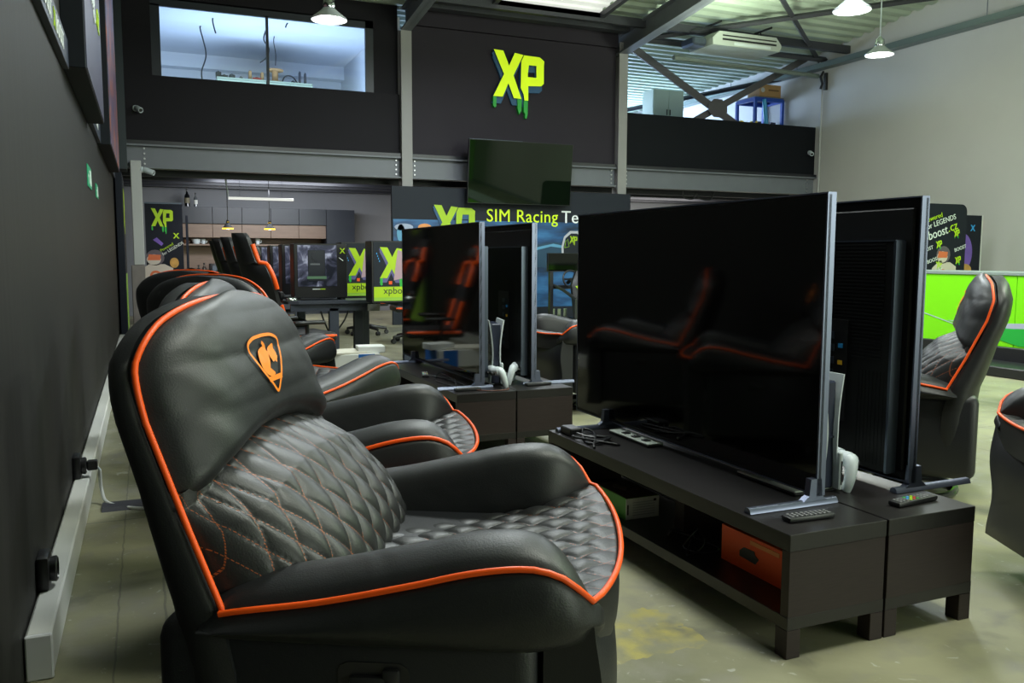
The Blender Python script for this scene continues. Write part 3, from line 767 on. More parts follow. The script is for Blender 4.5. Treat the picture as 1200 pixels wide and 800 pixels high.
b = MB(); b.box(-.0915, -.0895, -.12, .02, .096, .110); b.build('pale_stripe', mat('pale_orange_print', (.85, .30, .08), .5), r)
# cables
def cable(name, label, pts, rad, m, group=None):
    b = MB(); b.tube(smoothpts(pts, 8), rad, 7); return tag(b.build(name, m, None, 60), label, 'cable', group)
rnd = random.Random(5)
def tangle(x0, y0, z, sx, sy, n_):
    pts = []
    for i in range(n_): pts.append((x0+sx*(.5*sin(i*1.7)+.2*rnd.uniform(-1, 1)), y0+sy*(.5*cos(i*1.3)+.2*rnd.uniform(-1, 1)), z+.004+.006*(i % 3)))
    return pts
cable('cable', 'black cable coiled on the shelf in the middle of the near left bench', tangle(1.77, 2.48, .124, .14, .26, 11), .0035, black)
cable('cable', 'tangle of black cables at the far end of the near left bench top', tangle(1.73, 3.14, HB, .12, .26, 14), .0055, black)
cable('cable', 'black cables lying on the top of the far left bench', tangle(1.70, 4.98, HB, .10, .5, 13), .004, black)
cable('cable', 'grey cable hanging from the connector panel behind the near console', [(2.272, 2.56, .72), (2.20, 2.50, .66), (2.12, 2.38, .60), (2.05, 2.26, .60)], .004, mat('grey_cable', (.25, .25, .26), .5))
cable('cable', 'thin brown cable trailing over the near end of the far left bench', [(1.75, 4.60, HB+.005), (1.82, 4.54, HB+.005), (1.93, 4.56, HB+.005), (1.96, 4.66, HB+.005)], .003, mat('brown_cable', (.12, .04, .025), .5))
r = thing('power_adapter', 'black power adapter on the far end of the near left bench', 'adapter', (1.70, 3.30, HB)); b = MB(); b.box(-.03, .03, -.05, .05, 0, .035, bev=.005); b.build('case', black, r); b = MB(); b.tube([(0, -.05, .018), (.02, -.09, .01), (.05, -.12, .006)], .004, 6); b.build('lead', black, r)
# white and blue carton beside the far benches
r = thing('parcel', 'white and blue carton standing beside the far left bench', 'box', (1.37, 6.29, 0), radians(-3))
b = MB(); b.box(-.13, .13, -.11, .11, .0, .30, bev=.003); b.build('pedestal', paper, r)
b = MB(); b.box(-.19, .21, -.14, .14, .30, .43, bev=.003); b.build('carton', paper, r)
b = MB(); b.box(.05, .17, -.143, -.1395, .30, .43); b.box(.2095, .213, -.1, .14, .30, .43); b.build('blue_panel', mat('bright_blue_print', (.01, .13, .48), .5), r)
tag((lambda b: (b.box(-.16, .16, -.13, .13, .43, .445, bev=.003, mtx=Matrix.Translation((1.31, 6.29, 0)) @ Matrix.Rotation(.2, 4, 'Z')), b.build('paper_stack', mat('cream_paper', (.62, .60, .50), .7)))[1])(MB()), 'cream papers lying on the white and blue carton', 'paper')
tag((lambda b: (b.box(-.10, .10, -.08, .08, .431, .48, bev=.004, mtx=Matrix.Translation((1.53, 6.27, 0)) @ Matrix.Rotation(-.1, 4, 'Z')), b.build('white_packet', paper))[1])(MB()), 'white packet lying on the right part of the white and blue carton', 'packet')

# ------------------------------------------------------------------ left wall: trunking, sockets, signs, panels
tr = thing('cable_trunking', 'white cable trunking along the floor at the foot of the left wall', 'trunking', (XL+.004, 0, 0))
b = MB(); b.box(0, .065, 2.55, 12.1, 0, .125, bev=.006); b.build('duct', mat('trunking_white', (.60, .60, .57), .45), tr)
b = MB(); b.box(0, .067, 2.535, 2.552, 0, .127, bev=.004); b.build('end_cap', mat('trunking_cap', (.62, .63, .66), .45), tr)
for y, nm in ((2.93, 'black wall socket near the front end of the white trunking'), (4.35, 'black wall socket with a white cable plugged in, above the white trunking')):
    r = thing('wall_socket', nm, 'socket', (XL, y, .125), 0, 'black sockets on the left wall')
    b = MB(); b.box(0, .035, -.055, .055, 0, .105, bev=.008, seg=2); b.build('housing', black, r, 40)
    b = MB(); b.lathe([(.038, 0), (.040, .018), (.034, .022), (.030, .010)], 20, mtx=Matrix.Translation((.034, 0, .052)) @ Matrix.Rotation(pi/2, 4, 'Y')); b.build('socket_ring', mat('socket_black', (.02, .02, .022), .3), r, 40)
r = thing('plug', 'black plug in the socket on the left wall', 'plug', (XL+.058, 4.35, .177)); b = MB(); b.box(0, .045, -.022, .022, -.022, .022, bev=.006, seg=2); b.build('plug_body', black, r)
b = MB(); b.tube([(.04, 0, -.01), (.055, 0, -.03)], .006, 8); b.build('strain_relief', white, r)
cable('cable', 'white cable running from the wall socket across the floor', [(XL+.11, 4.35, .15), (XL+.115, 4.33, .06), (XL+.15, 4.25, .012), (XL+.30, 4.12, .008), (XL+.42, 4.14, .024), (.18, 4.19, .024)], .008, mat('white_cable', (.6, .6, .58), .5))
b = MB(); b.prism([(-.07, 0), (.07, 0), (.045, .016), (-.045, .016)], (XL+.12, 4.22, .0), (0, 1, 0), (0, 0, 1), (1, 0, 0), .50); tag(b.build('cable_cover', mat('rubber_black', (.03, .03, .04), .6)), 'flat black rubber cable cover across the floor behind the recliners', 'cable cover')
def exit_sign(y, z, w, h, label):
    r = thing('exit_sign', label, 'sign', (XL, y, z), 0, 'green escape signs on the left wall')
    b = MB(); b.box(0, .006, -w/2, w/2, -h/2, h/2, bev=.001); b.build('plate', mat('escape_green', (.01, .30, .14), .4), r)
    b = MB(); X, e1, e2, e3 = .006, (0, 1, 0), (0, 0, 1), (1, 0, 0)
    k = h
    b.prism([(w*.12, -h*.36), (w*.38, -h*.36), (w*.38, h*.36), (w*.12, h*.36)], (X, 0, 0), e1, e2, e3, .001)
    b.prism([(-.10*w+a*k, c*k) for a, c in ((-.02, .12), (.10, .10), (.02, -.08), (.10, -.22), (.06, -.34), (.0, -.32), (.02, -.22), (-.06, -.10), (-.16, -.30), (-.22, -.28), (-.10, -.02))], (X, 0, 0), e1, e2, e3, .001)
    b.prism([(-.08*w+.055*k*cos(t*pi/6), .24*k+.055*k*sin(t*pi/6)) for t in range(12)], (X, 0, 0), e1, e2, e3, .001)
    b.prism([(-w*.42, .0), (-w*.34, .10*h), (-w*.34, .03*h), (-w*.24, .03*h), (-w*.24, -.03*h), (-w*.34, -.03*h), (-w*.34, -.10*h)], (X, 0, 0), e1, e2, e3, .001)
    b.build('pictogram', mat('sign_white', (.75, .8, .76), .5), r)
exit_sign(6.75, 1.69, .45, .15, 'larger green escape sign on the dark left wall')
exit_sign(7.75, 1.66, .32, .11, 'smaller green escape sign on the dark left wall, behind the larger one')
# sign boxes on the left wall
boxside = mat('sign_box_side', (.004, .006, .010), .55, spec=.2); boxface = mat('sign_box_face', (.045, .042, .075), .45); white_l = mat('letter_white', (.70, .74, .72), .5)
def lettered_strip(name, label, y0, y1, z0, z1, n_):
    r = thing(name, label, 'sign', (XL, 0, 0), 0, 'lettered strips on the left wall')
    b = MB(); b.box(0, .03, y0, y1, z0, z1, bev=.002); b.build('strip_body', mat('strip_blue_black', (.022, .030, .050), .45), r)
    b = MB(); h = (z1-z0)*.62; yy = y0+.04
    while yy < y1-h*6.2:
        b.text('X', (.031, yy, z0+h*.3), (0, 1, 0), (0, 0, 1), h*1.3, .003, 1); b.text('BOOST', (.031, yy+h*1.3, z0+h*.3), (0, 1, 0), (0, 0, 1), h*1.3, .003, 0); yy += h*6.5
    b.build('lettering', [white_l, yellowg], r)
lettered_strip('sign_strip', 'lettered strip sign on the left wall in front of the first big sign box', 1.2, 4.84, 2.06, 2.20, 0)
lettered_strip('sign_strip', 'lettered strip sign between the two big sign boxes on the left wall', 6.87, 8.24, 2.10, 2.36, 0)
lettered_strip('sign_strip', 'lettered strip sign beyond the second big sign box on the left wall', 11.02, 12.15, 2.12, 2.36, 0)
r = thing('sign_box', 'first big wall sign box with white slanted lettering on the left wall', 'sign', (XL, 0, 0), 0, 'big sign boxes on the left wall')
b = MB(); b.box(0, .105, 4.85, 6.85, 2.075, 4.6, bev=.003); b.build('box', boxside, r)
b = MB(); b.box(.105, .110, 4.87, 6.83, 2.085, 4.58); f_ = b.build('front_panel', boxface, r)
b = MB(); b.text('XP', (.111, 5.05, 2.95), (0, 1, 0), (0, 0, 1), 1.0, .006, 0, shear=.3, bold=.01); b.text('gaming', (.111, 5.1, 2.60), (0, 1, 0), (0, 0, 1), .30, .006, 0, shear=.3); b.text('.cz', (.111, 6.15, 2.60), (0, 1, 0), (0, 0, 1), .30, .006, 1, shear=.3)
b.build('lettering', [white_l, yellowg], f_)
r = thing('sign_box', 'second big wall sign box with an orange glowing picture, farther along the left wall', 'sign', (XL, 0, 0), 0, 'big sign boxes on the left wall')
b = MB(); b.box(0, .105, 8.25, 11.0, 2.095, 4.7, bev=.003); b.build('box', boxside, r)
m = mat('ember_print', (.10, .08, .13), .45); 
def ember():
    m = bpy.data.materials.new('ember_picture'); m.use_nodes = True; nt = m.node_tree; p = nt.nodes['Principled BSDF']; p.inputs['Roughness'].default_value = .4
    tc = nt.nodes.new('ShaderNodeTexCoord'); n_ = nt.nodes.new('ShaderNodeTexNoise'); n_.inputs['Scale'].default_value = 4; n_.inputs['Detail'].default_value = 6
    rp = nt.nodes.new('ShaderNodeValToRGB'); rp.color_ramp.elements[0].position = .45; rp.color_ramp.elements[0].color = (.10, .08, .15, 1); rp.color_ramp.elements[1].position = .72; rp.color_ramp.elements[1].color = (.5, .14, .03, 1)
    nt.links.new(tc.outputs['Object'], n_.inputs['Vector']); nt.links.new(n_.outputs['Fac'], rp.inputs[0]); nt.links.new(rp.outputs[0], p.inputs['Base Color']); return m
b = MB(); b.box(.105, .110, 8.27, 10.98, 2.105, 4.68); b.build('front_panel', ember(), r)
r = thing('wall_sign_panel', 'tall thin black sign panel at the far end of the left wall', 'sign', (XL, 0, 0))
b = MB(); b.box(0, .16, 12.75, 13.3, 2.30, 5.0, bev=.003); b.build('panel', mat('panel_black', (.004, .006, .009), .55, spec=.15), r); b = MB(); b.box(.0, .17, 12.742, 12.752, 2.30, 5.0); b.build('edge_strip', mat('edge_teal', (.008, .016, .022), .45), r)
r = thing('banner_stand', 'dark green banner seen almost edge-on at the far end of the left wall', 'banner', (XL, 0, 0))
b = MB(); b.box(.02, .10, 12.3, 13.3, .02, 2.22, bev=.004); b.build('frame', navy, r)
b = MB(); b.box(.10, .106, 12.36, 13.26, .1, 2.16); xp_logo(b, (.106, 12.5, 1.6), (0, 1, 0), (0, 0, 1), .42, .004, 1, 1, 2, False); b.box(.105, .108, 12.38, 13.24, .15, .9, 3); b.build('print', [slate, yellowg, greend, limepale], r)
b = MB(); b.box(.0, .2, 12.2, 13.4, 0, .03, bev=.005); b.build('base', black, r)
# cctv cameras
def cctv(label, loc, rz):
    r = thing('security_camera', label, 'security camera', loc, rz, 'white security cameras')
    b = MB(); b.lathe([(.045, 0), (.045, .02), (.02, .03), (.015, .09)], 16, mtx=Matrix.Rotation(pi/2, 4, 'X')); b.build('bracket', white, r, 40)
    b = MB(); b.lathe([(.0, -.07), (.035, -.07), (.042, -.05), (.042, .07), (.036, .09), (.03, .08)], 18, c=(0, -.10, -.02), mtx=Matrix.Rotation(pi/2+.35, 4, 'X')); b.build('camera_body', white, r, 40)
    b = MB(); b.lathe([(.026, .075), (.026, .083)], 16, c=(0, -.10, -.02), mtx=Matrix.Rotation(pi/2+.35, 4, 'X')); b.build('lens', black, r, 40)
cctv('small white security camera on the dark parapet above the left post', (-.05, YD+.02, 3.30), radians(25))
cctv('white security camera on top of the left post under the beam', (.0, YD-.10, 2.40), radians(70))
cctv('white security camera at the right end of the dark parapet', (12.66, YD+.02, 3.28), radians(-25))

# ------------------------------------------------------------------ gaming chairs
def make_gaming_chair(label, group):
    root = thing('gaming_chair', label, 'gaming chair', group=group)        # faces +X
    b = MB()
    prof = [(.46, .20), (.56, .24), (.66, .25), (.82, .27), (.96, .285), (1.05, .25), (1.10, .19), (1.22, .155), (1.30, .13), (1.33, .08)]
    def bx_(z): return -.20-.30*(z-.46)+.05*max(0, z-1.1)
    def back(u, v):
        i = u*(len(prof)-1); z = interp(list(range(len(prof))), [p[0] for p in prof], i); w_ = sinterp([p[0] for p in prof], [p[1] for p in prof], z); s = v*2-1
        return (bx_(z)+.045*(1-abs(s)**2.5)*.4+.07*abs(s)**2.2*(1 if z < 1.08 else .3), s*w_, z)
    def rear(u, v): p = back(u, v); s = v*2-1; return (p[0]-.03-.06*(1-abs(s)**3), p[1], p[2])
    b.grid(back, 40, 19); b.grid(rear, 40, 19)
    for vv in (0, 1): b.grid(lambda u, t, vv=vv: tuple(Vector(back(u, vv)).lerp(Vector(rear(u, vv)), t)), 40, 3)
    for uu in (0, 1): b.grid(lambda v, t, uu=uu: tuple(Vector(back(uu, v)).lerp(Vector(rear(uu, v)), t)), 19, 3)
    bk = b.build('backrest', mat('gaming_black', (.014, .014, .016), .5), root, 50)
    for s in (0, 1):
        b = MB(); b.tube([Vector(back(u, s)) for u in [.38+.42*k/14 for k in range(15)]], .020, 8); b.build('side_stripe', orange, bk, 60)
        b = MB(); b.tube([Vector(back(u, s)) for u in [.02+.26*k/10 for k in range(11)]], .018, 8); b.build('side_stripe', orange, bk, 60)
    b = MB(); b.box(-.05, .05, -.12, .12, -.05, .05, bev=.03, seg=3, mtx=Matrix.Translation((-.37, 0, 1.17)) @ Matrix.Rotation(-.3, 4, 'Y')); b.build('head_cushion', mat('ribbed_black', (.03, .03, .033), .5), root, 50)
    b = MB(); b.box(-.24, .28, -.25, .25, .42, .50, bev=.03, seg=3); st = b.build('seat', MATS['gaming_black'], root, 50)
    for s in (-1, 1): b = MB(); b.tube([(-.2, s*.25, .47), (.22, s*.25, .47), (.27, s*.23, .47)], .014, 8); b.build('seat_stripe', orange, st, 60)
    for s in (-1, 1):
        b = MB(); b.tube([(-.02, s*.27, .42), (-.02, s*.31, .44), (-.02, s*.31, .58)], .018, 8); b.box(-.14, .13, s*.31-.045, s*.31+.045, .58, .61, bev=.01); b.build('armrest', black, root, 50)
    b = MB(); b.box(-.12, .12, -.1, .1, .385, .42); b.lathe([(.03, .12), (.03, .25), (.022, .25), (.022, .39)], 14); b.build('gas_lift', black, root, 40)
    b = MB()
    for k in range(5):
        a = 2*pi*k/5+.3; b.tube([(0, 0, .13), (.30*cos(a), .30*sin(a), .085)], [.032, .018], 8)
    b.build('star_base', black, root, 50)
    for k in range(5):
        a = 2*pi*k/5+.3; b = MB()
        for s in (-1, 1): b.lathe([(.028, -.010), (.032, 0), (.028, .010)], 14, c=(.30*cos(a)-s*.016*sin(a), .30*sin(a)+s*.016*cos(a), .032), mtx=Matrix.Rotation(a, 4, 'Z') @ Matrix.Rotation(pi/2, 4, 'X'))
        b.tube([(.30*cos(a), .30*sin(a), .03), (.30*cos(a), .30*sin(a), .09)], .010, 6); b.build('caster', black, root, 40)
    return root
GG = 'black gaming chairs with orange stripes at the desks'
gc = make_gaming_chair('nearest gaming chair of the left row, broad orange stripes on its tall back', GG); gc.location = (1.17, 7.45, 0); gc.rotation_euler = (0, 0, radians(12))
for x, y, a, l in ((1.22, 9.05, 2, 'second gaming chair from the front in the left row at the desk'), (1.21, 10.1, 0, 'third gaming chair from the front in the left row at the desk'), (1.26, 11.35, 1, 'farthest gaming chair of the left row at the desk'),
                   (3.30, 9.4, 180, 'gaming chair with orange stripes on the right side of the desk, behind the printed tower'), (3.25, 10.9, 175, 'far gaming chair on the right side of the desk, mostly hidden'), (2.95, 12.3, 200, 'gaming chair farthest back beyond the desks, its star base showing')):
    dup(gc, (x, y, 0), radians(a), l, GG)

# ------------------------------------------------------------------ desks, towers and things on them
desk_top = mat('desk_blue_grey', (.045, .052, .070), .4); desk_leg = mat('desk_steel', (.030, .038, .058), .45)
def make_desk(label, loc, x1, L_, legs):
    r = thing('gaming_desk', label, 'desk', loc, 0, 'blue grey steel desks')
    b = MB(); b.prism([(.12, 0), (x1, 0), (x1, L_), (0, L_), (0, .12), (.03, .03)], (0, 0, .70), (1, 0, 0), (0, 1, 0), (0, 0, 1), .03); b.build('desktop', desk_top, r)
    b = MB(); b.box(.05, x1-.02, .03, .07, .63, .70); b.build('apron', desk_leg, r)
    b = MB(); b.box(.05, x1-.02, L_-.07, L_-.03, .63, .70); b.build('apron', desk_leg, r)
    for x, y in legs:
        b = MB(); b.box(x-.045, x+.045, y-.03, y+.03, 0, .66, bev=.004); b.build('leg', desk_leg, r)
    b = MB(); b.box(x1-.13, x1-.01, -.012, .01, .625, .69, bev=.003); b.build('control_box', mat('control_grey', (.25, .25, .23), .5), r)
    return r
make_desk('long blue-grey desk carrying the row of glass sided towers', (1.17, 8.0, 0), .89, 4.4, ((.45, .06), (.75, .35), (.2, 4.3), (.8, 4.3), (.5, 2.2)))
make_desk('second blue-grey desk carrying the tower with the big printed side', (2.075, 7.35, 0), 1.0, 1.9, ((.08, .06), (.9, .06), (.1, 1.8), (.9, 1.8)))
glass_dark = mat('tinted_glass', (.05, .055, .085), .12, spec=.6, coat=.3)
def interior_mat():
    m = bpy.data.materials.new('tower_picture'); m.use_nodes = True; nt = m.node_tree; p = nt.nodes['Principled BSDF']; p.inputs['Roughness'].default_value = .15
    tc = nt.nodes.new('ShaderNodeTexCoord'); n_ = nt.nodes.new('ShaderNodeTexNoise'); n_.inputs['Scale'].default_value = 7; n_.inputs['Detail'].default_value = 6; n_.inputs['Distortion'].default_value = 1.2
    rp = nt.nodes.new('ShaderNodeValToRGB'); e = rp.color_ramp.elements; e[0].position = .36; e[0].color = (.02, .022, .035, 1); e[1].position = .66; e[1].color = (.50, .50, .70, 1)
    q = rp.color_ramp.elements.new(.53); q.color = (.10, .10, .17, 1)
    nt.links.new(tc.outputs['Object'], n_.inputs['Vector']); nt.links.new(n_.outputs['Fac'], rp.inputs[0]); nt.links.new(rp.outputs[0], p.inputs['Base Color']); return m
pic = interior_mat()
def make_tower(label, group):
    # side panel faces -Y; .52 deep along X, .22 wide, .53 high
    r = thing('computer_tower', label, 'computer tower', group=group)
    b = MB(); b.box(0, .50, 0, .22, .02, .53, bev=.006); b.build('case', mat('tower_black', (.010, .010, .012), .35), r)
    b = MB(); b.box(.035, .40, -.006, .001, .13, .515); gp = b.build('glass_panel', pic, r)
    b = MB(); b.box(.13, .29, -.009, -.005, .18, .47, bev=.003); b.box(.15, .24, -.011, -.008, .33, .345, 1); b.box(.12, .30, -.010, -.007, .20, .225, 2); b.lathe([(.045, -.002), (.045, .004)], 24, c=(.21, -.009, .41), mtx=Matrix.Rotation(pi/2, 4, 'X')); b.build('components', [mat('component_dark', (.015, .018, .028), .3), mat('component_grey', (.12, .13, .15), .4), mat('component_green', (.10, .20, .12), .4)], gp)
    b = MB(); b.text('X', (.43, -.002, .44), (1, 0, 0), (0, 0, 1), .07, .002, 0, bold=.02); b.build('logo', yellowg, r); b = MB(); b.tube([(.42, -.003, .40), (.46, -.003, .37)], .004, 5, 1); b.box(.17, .24, -.003, .0, .10, .108, 1); b.box(.24, .29, -.003, .0, .10, .108, 0); b.build('case_marks', [yellowg, white_l], r)
    for x, y in ((.04, .03), (.46, .03), (.04, .19), (.46, .19)):
        b = MB(); b.box(x-.02, x+.02, y-.015, y+.015, 0, .02); b.build('foot', black, r)
    return r
GP = 'black glass sided towers on the long desk'
tw = make_tower('nearest glass-sided black tower on the long desk, its whole side panel in view', GP); tw.location = (1.27, 8.12, .73)
for y, l in ((8.95, 'second glass-sided black tower from the front on the long desk'), (9.85, 'third glass-sided black tower from the front on the long desk'), (10.85, 'fourth glass-sided black tower from the front on the long desk'), (11.9, 'farthest glass-sided black tower on the long desk')):
    dup(tw, (1.28, y, .73), 0, l, GP)
def printed_tower(label, loc, sc):
    r = thing('computer_tower', label, 'computer tower', loc, 0, 'towers with printed lime and slate sides')
    b = MB(); b.box(0, .50, 0, .22, .0, .55, bev=.006); b.build('case', MATS['tower_black'], r)
    b = MB(); b.box(.02 if sc else .005, .495, -.005, .001, .02, .54); b.box(.02 if sc else .005, .495, -.007, -.004, .05, .145, 1); b.box(.02, .495, -.006, -.004, .02, .05, 6)
    xp_logo(b, (.07, -.005, .215), (1, 0, 0), (0, 0, 1), .28, .002, 1, 2, 3, True, 1.35)
    b.text('xpboost.cz', (.105, -.0072, .082), (1, 0, 0), (0, 0, 1), .085, .001, 4); b.box(.155, .185, -.0075, -.005, .165, .195, 5)
    for k in range(4): b.box(.045+.008*k, .052+.008*k, -.0075, -.005, .43-.022*k, .445-.022*k, 7)
    b.prism([(.20, .20), (.29, .22), (.34, .33), (.30, .45), (.24, .47), (.22, .34)], (0, -.0075, 0), (1, 0, 0), (0, 0, 1), (0, -1, 0), .0005, 8)
    b.build('printed_panel', [slate, yellowg, greend, bluepurple, black, org_box, limepale, cyan, mat('pale_pink_print', (.45, .30, .36), .5)], r)
    return r
printed_tower('tower with lime XP print standing right behind the nearest glass-sided tower', (1.78, 8.45, .73), 0)
printed_tower('tower with a large XP print on the second desk, next to the screen', (1.83, 7.42, .73), 1)
def keyboard(label, x, y):
    r = thing('keyboard', label, 'keyboard', (x, y, .73), radians(88), 'keyboards on the long desk'); b = MB(); b.box(-.2, .2, -.07, .07, 0, .018, bev=.004); b.build('base', black, r)
    b = MB()
    for i in range(14):
        for j in range(5): b.box(-.19+.027*i, -.167+.027*i, -.06+.024*j, -.04+.024*j, .018, .026)
    b.build('keys', mat('key_grey', (.03, .03, .034), .5), r)
for y, l in ((8.62, 'nearest black keyboard on the long desk'), (9.5, 'second black keyboard from the front on the long desk'), (10.4, 'third black keyboard from the front on the long desk'), (11.45, 'farthest black keyboard on the long desk')): keyboard(l, 1.28, y)
def mouse(label, x, y):
    r = thing('computer_mouse', label, 'mouse', (x, y, .73), radians(15), 'mice on the long desk'); b = MB()
    b.lathe([(.0, .0), (.034, .0), (.036, .012), (.028, .028), (.012, .036), (.0, .037)], 20, mtx=Matrix.Diagonal((1.7, 1, 1, 1))); b.build('shell', chrome if y < 8.2 else black, r, 60)
    b = MB(); b.lathe([(.008, -.004), (.010, 0), (.008, .004)], 12, c=(.03, 0, .031), mtx=Matrix.Rotation(pi/2, 4, 'X')); b.build('wheel', black, r, 40)
mouse('shiny computer mouse at the near end of the long desk', 1.235, 8.06); mouse('black computer mouse behind the nearest keyboard', 1.25, 8.88)
def headset(label, x, y):
    r = thing('headset', label, 'headset', (x, y, .73), .4); b = MB(); b.tube([(.09*cos(t*pi/12), .09*sin(t*pi/12), .02) for t in range(13)], .010, 8); b.build('headband', black, r, 60)
    for s in (-1, 1):
        b = MB(); b.lathe([(.02, -.02), (.042, -.018), (.042, .018), (.02, .02)], 18, c=(s*.09, -.01, .042), mtx=Matrix.Rotation(pi/2, 4, 'Y')); b.build('ear_cup', black, r, 40)
headset('black headset lying at the front of the long desk, left of the nearest tower', 1.235, 8.27)
cable('cable', 'black cable tangle on the floor under the long desk', tangle(2.1, 8.8, .0, .5, .6, 14), .006, black)
cable('cable', 'black cables hanging below the front of the long desk', [(1.5, 8.12, .66), (1.55, 8.1, .50), (1.62, 8.14, .40), (1.72, 8.1, .52), (1.78, 8.12, .64)], .008, black)

# ------------------------------------------------------------------ XP banner at left, kitchen
def suit_figure(b, o, ex, ey, ez, h, k0, helmet=True):
    # plain printed spacesuit shape: k0 white, k0+1 orange, k0+2 shadow
    w = h
    def P(poly, m, d): b.prism([(a*w, c*w) for a, c in poly], o, ex, ey, ez, d, m)
    P([(-.20, .0), (-.02, .0), (.0, .45), (-.19, .45)], k0+1, .003); P([(.02, .0), (.18, .0), (.17, .45), (-.0, .45)], k0+2, .003)
    P([(-.10, .05), (.10, .10), (.12, .42), (-.06, .45)], k0, .0035)
    P([(-.22, .42), (.18, .42), (.20, .72), (.08, .78), (-.14, .78), (-.25, .70)], k0, .003)
    P([(.18, .70), (.28, .60), (.27, .40), (.18, .38), (.15, .55)], k0, .0032); P([(-.25, .70), (-.30, .50), (-.26, .40), (-.18, .45)], k0, .0032)
    P([(-.24, .40), (.2, .40), (.2, .45), (-.24, .45)], k0+1, .004)
    P([(-.05+.085*cos(t*pi/8), .60+.085*sin(t*pi/8)) for t in range(16)], k0+1, .004); P([(-.05+.05*cos(t*pi/8), .60+.05*sin(t*pi/8)) for t in range(16)], k0, .0045)
    P([(-.05+.13*cos(t*pi/8), .88+.12*sin(t*pi/8)) for t in range(16)], k0+2, .003); P([(-.07+.10*cos(t*pi/8), .85+.08*sin(t*pi/8)) for t in range(16)], k0, .004)
    P([(-.16, .84), (.02, .84), (.03, .92), (-.14, .93)], k0+1, .0045)
    P([(.20, .62), (.50, .34), (.53, .36), (.23, .66)], k0+1, .003)
r = thing('banner', 'tall roll-up banner with lime XP, planet and spacesuit picture by the left post', 'banner', (.315, 15.5, 0), 0)
b = MB(); b.box(-.29, .29, -.012, .012, .06, 2.0); b.build('cloth', navy, r)
b = MB(); o, ex, ey, ez = (0, -.012, 0), (1, 0, 0), (0, 0, 1), (0, -1, 0)
xp_logo(b, (-.20, -.012, 1.62), ex, ey, .30, .004, 0, 1, 2, False, 1.15)
b.text('X', (.14, -.013, 1.43), ex, ey, .12, .003, 0, bold=.03)
sh = Matrix.Rotation(.62, 3, 'Y'); e1 = Vector((cos(.55), 0, sin(.55))); e2 = Vector((-sin(.55), 0, cos(.55)))
b.text('Powered', (-.06, -.014, 1.20), e1, e2, .065, .003, 0); b.text('for LEGENDS', (-.03, -.014, 1.14), e1, e2, .068, .003, 3)
b.prism([(.14+.07*cos(t*pi/12), 1.02+.085*sin(t*pi/12)) for t in range(24)], o, ex, ey, ez, .004, 4)
for q in ([(.10, .70), (.24, .70), (.24, .71), (.10, .71)], [(.23, .70), (.24, .70), (.24, .90), (.23, .90)]): b.prism(q, o, ex, ey, ez, .004, 5)
b.prism([(-.18, 1.40), (-.05, 1.30), (-.02, 1.34), (-.12, 1.44)], o, ex, ey, ez, .002, 6)
suit_figure(b, Vector((-.10, -.0122, .14)), Vector(ex), Vector(ey), Vector(ez), 1.12*.98, 7)
b.build('print', [yellowg, greend, bluepurple, white_l, gold, cyan, violet, skin_w, suit_o, suit_d], r)
b = MB(); b.box(-.31, .31, -.06, .06, 0, .07, bev=.01); b.build('cassette', silverd, r); b = MB(); b.box(-.29, .29, -.015, .015, 1.995, 2.02); b.build('top_rail', silverd, r); b = MB(); b.tube([(0, .03, .05), (0, .02, 2.0)], .01, 8); b.build('support_pole', silverd, r)
b = MB(); b.box(.66, .70, 15.7, 15.75, 0, 1.82); tag(b.build('partition_edge', navy), 'narrow dark upright panel right beside the tall roll-up banner', 'panel')

kdark = mat('kitchen_anthracite', (.018, .022, .032), .45); kwood = mat('kitchen_oak', (.20, .135, .10), .5, var=.25, scale=3, stretch=(1, 1, 14)); YKF = 17.0
for i in range(5):
    x0 = .66+.53*i; r = thing('upper_cabinet', ['leftmost dark upper kitchen cabinet, bottles on it', 'second dark upper kitchen cabinet from the left', 'middle dark upper kitchen cabinet', 'fourth dark upper kitchen cabinet from the left', 'rightmost dark upper kitchen cabinet, next to the tall cupboard'][i], 'kitchen cabinet', (x0, YKF, 1.735), 0, 'dark upper kitchen cabinets')
    b = MB(); b.box(0, .527, .02, .58, 0, .31); b.build('carcass', kdark, r); b = MB(); b.box(.003, .524, 0, .019, .003, .307, bev=.002); b.build('door', kdark, r)
    r = thing('oak_cabinet', ['leftmost oak kitchen cabinet under the dark ones', 'second oak kitchen cabinet from the left', 'middle oak kitchen cabinet, behind the right kitchen pendant', 'fourth oak kitchen cabinet from the left', 'rightmost oak kitchen cabinet, above the row of towers'][i], 'kitchen cabinet', (x0, YKF+.05, 1.475), 0, 'oak kitchen cabinets')
    b = MB(); b.box(0, .527, .02, .53, 0, .255); b.build('carcass', kwood, r); b = MB(); b.box(.003, .524, 0, .019, .003, .252, bev=.002); b.build('door', kwood, r)
r = thing('tall_cupboard', 'tall dark kitchen cupboard at the right end of the kitchen', 'kitchen cabinet', (3.31, YKF, 0)); b = MB(); b.box(0, .56, .02, .58, 0, 2.045); b.build('carcass', kdark, r)
for k, (z0, z1) in enumerate(((.05, 1.2), (1.21, 2.04))): b = MB(); b.box(.003, .557, 0, .019, z0, z1, bev=.002); b.build('door', kdark, r)
r = thing('kitchen_shelf', 'open oak shelf with crockery under the oak cabinets', 'shelf', (.66, YKF+.15, 1.33)); b = MB(); b.box(0, 2.65, 0, .42, 0, .03); b.build('board', kwood, r); b = MB(); b.box(.66, 3.31, 17.56, 17.595, .75, 1.47); trim(b, kwood)
r = thing('kitchen_counter', 'dark kitchen counter with yellow wooden worktop edge', 'counter', (.66, YKF-.02, 0)); b = MB(); b.box(0, 2.65, .03, .60, .0, .71); b.build('carcass', kdark, r); b = MB(); b.box(-.02, 2.645, 0, .60, .71, .75, bev=.004); b.build('worktop', mat('yellow_oak_edge', (.42, .26, .04), .45), r)
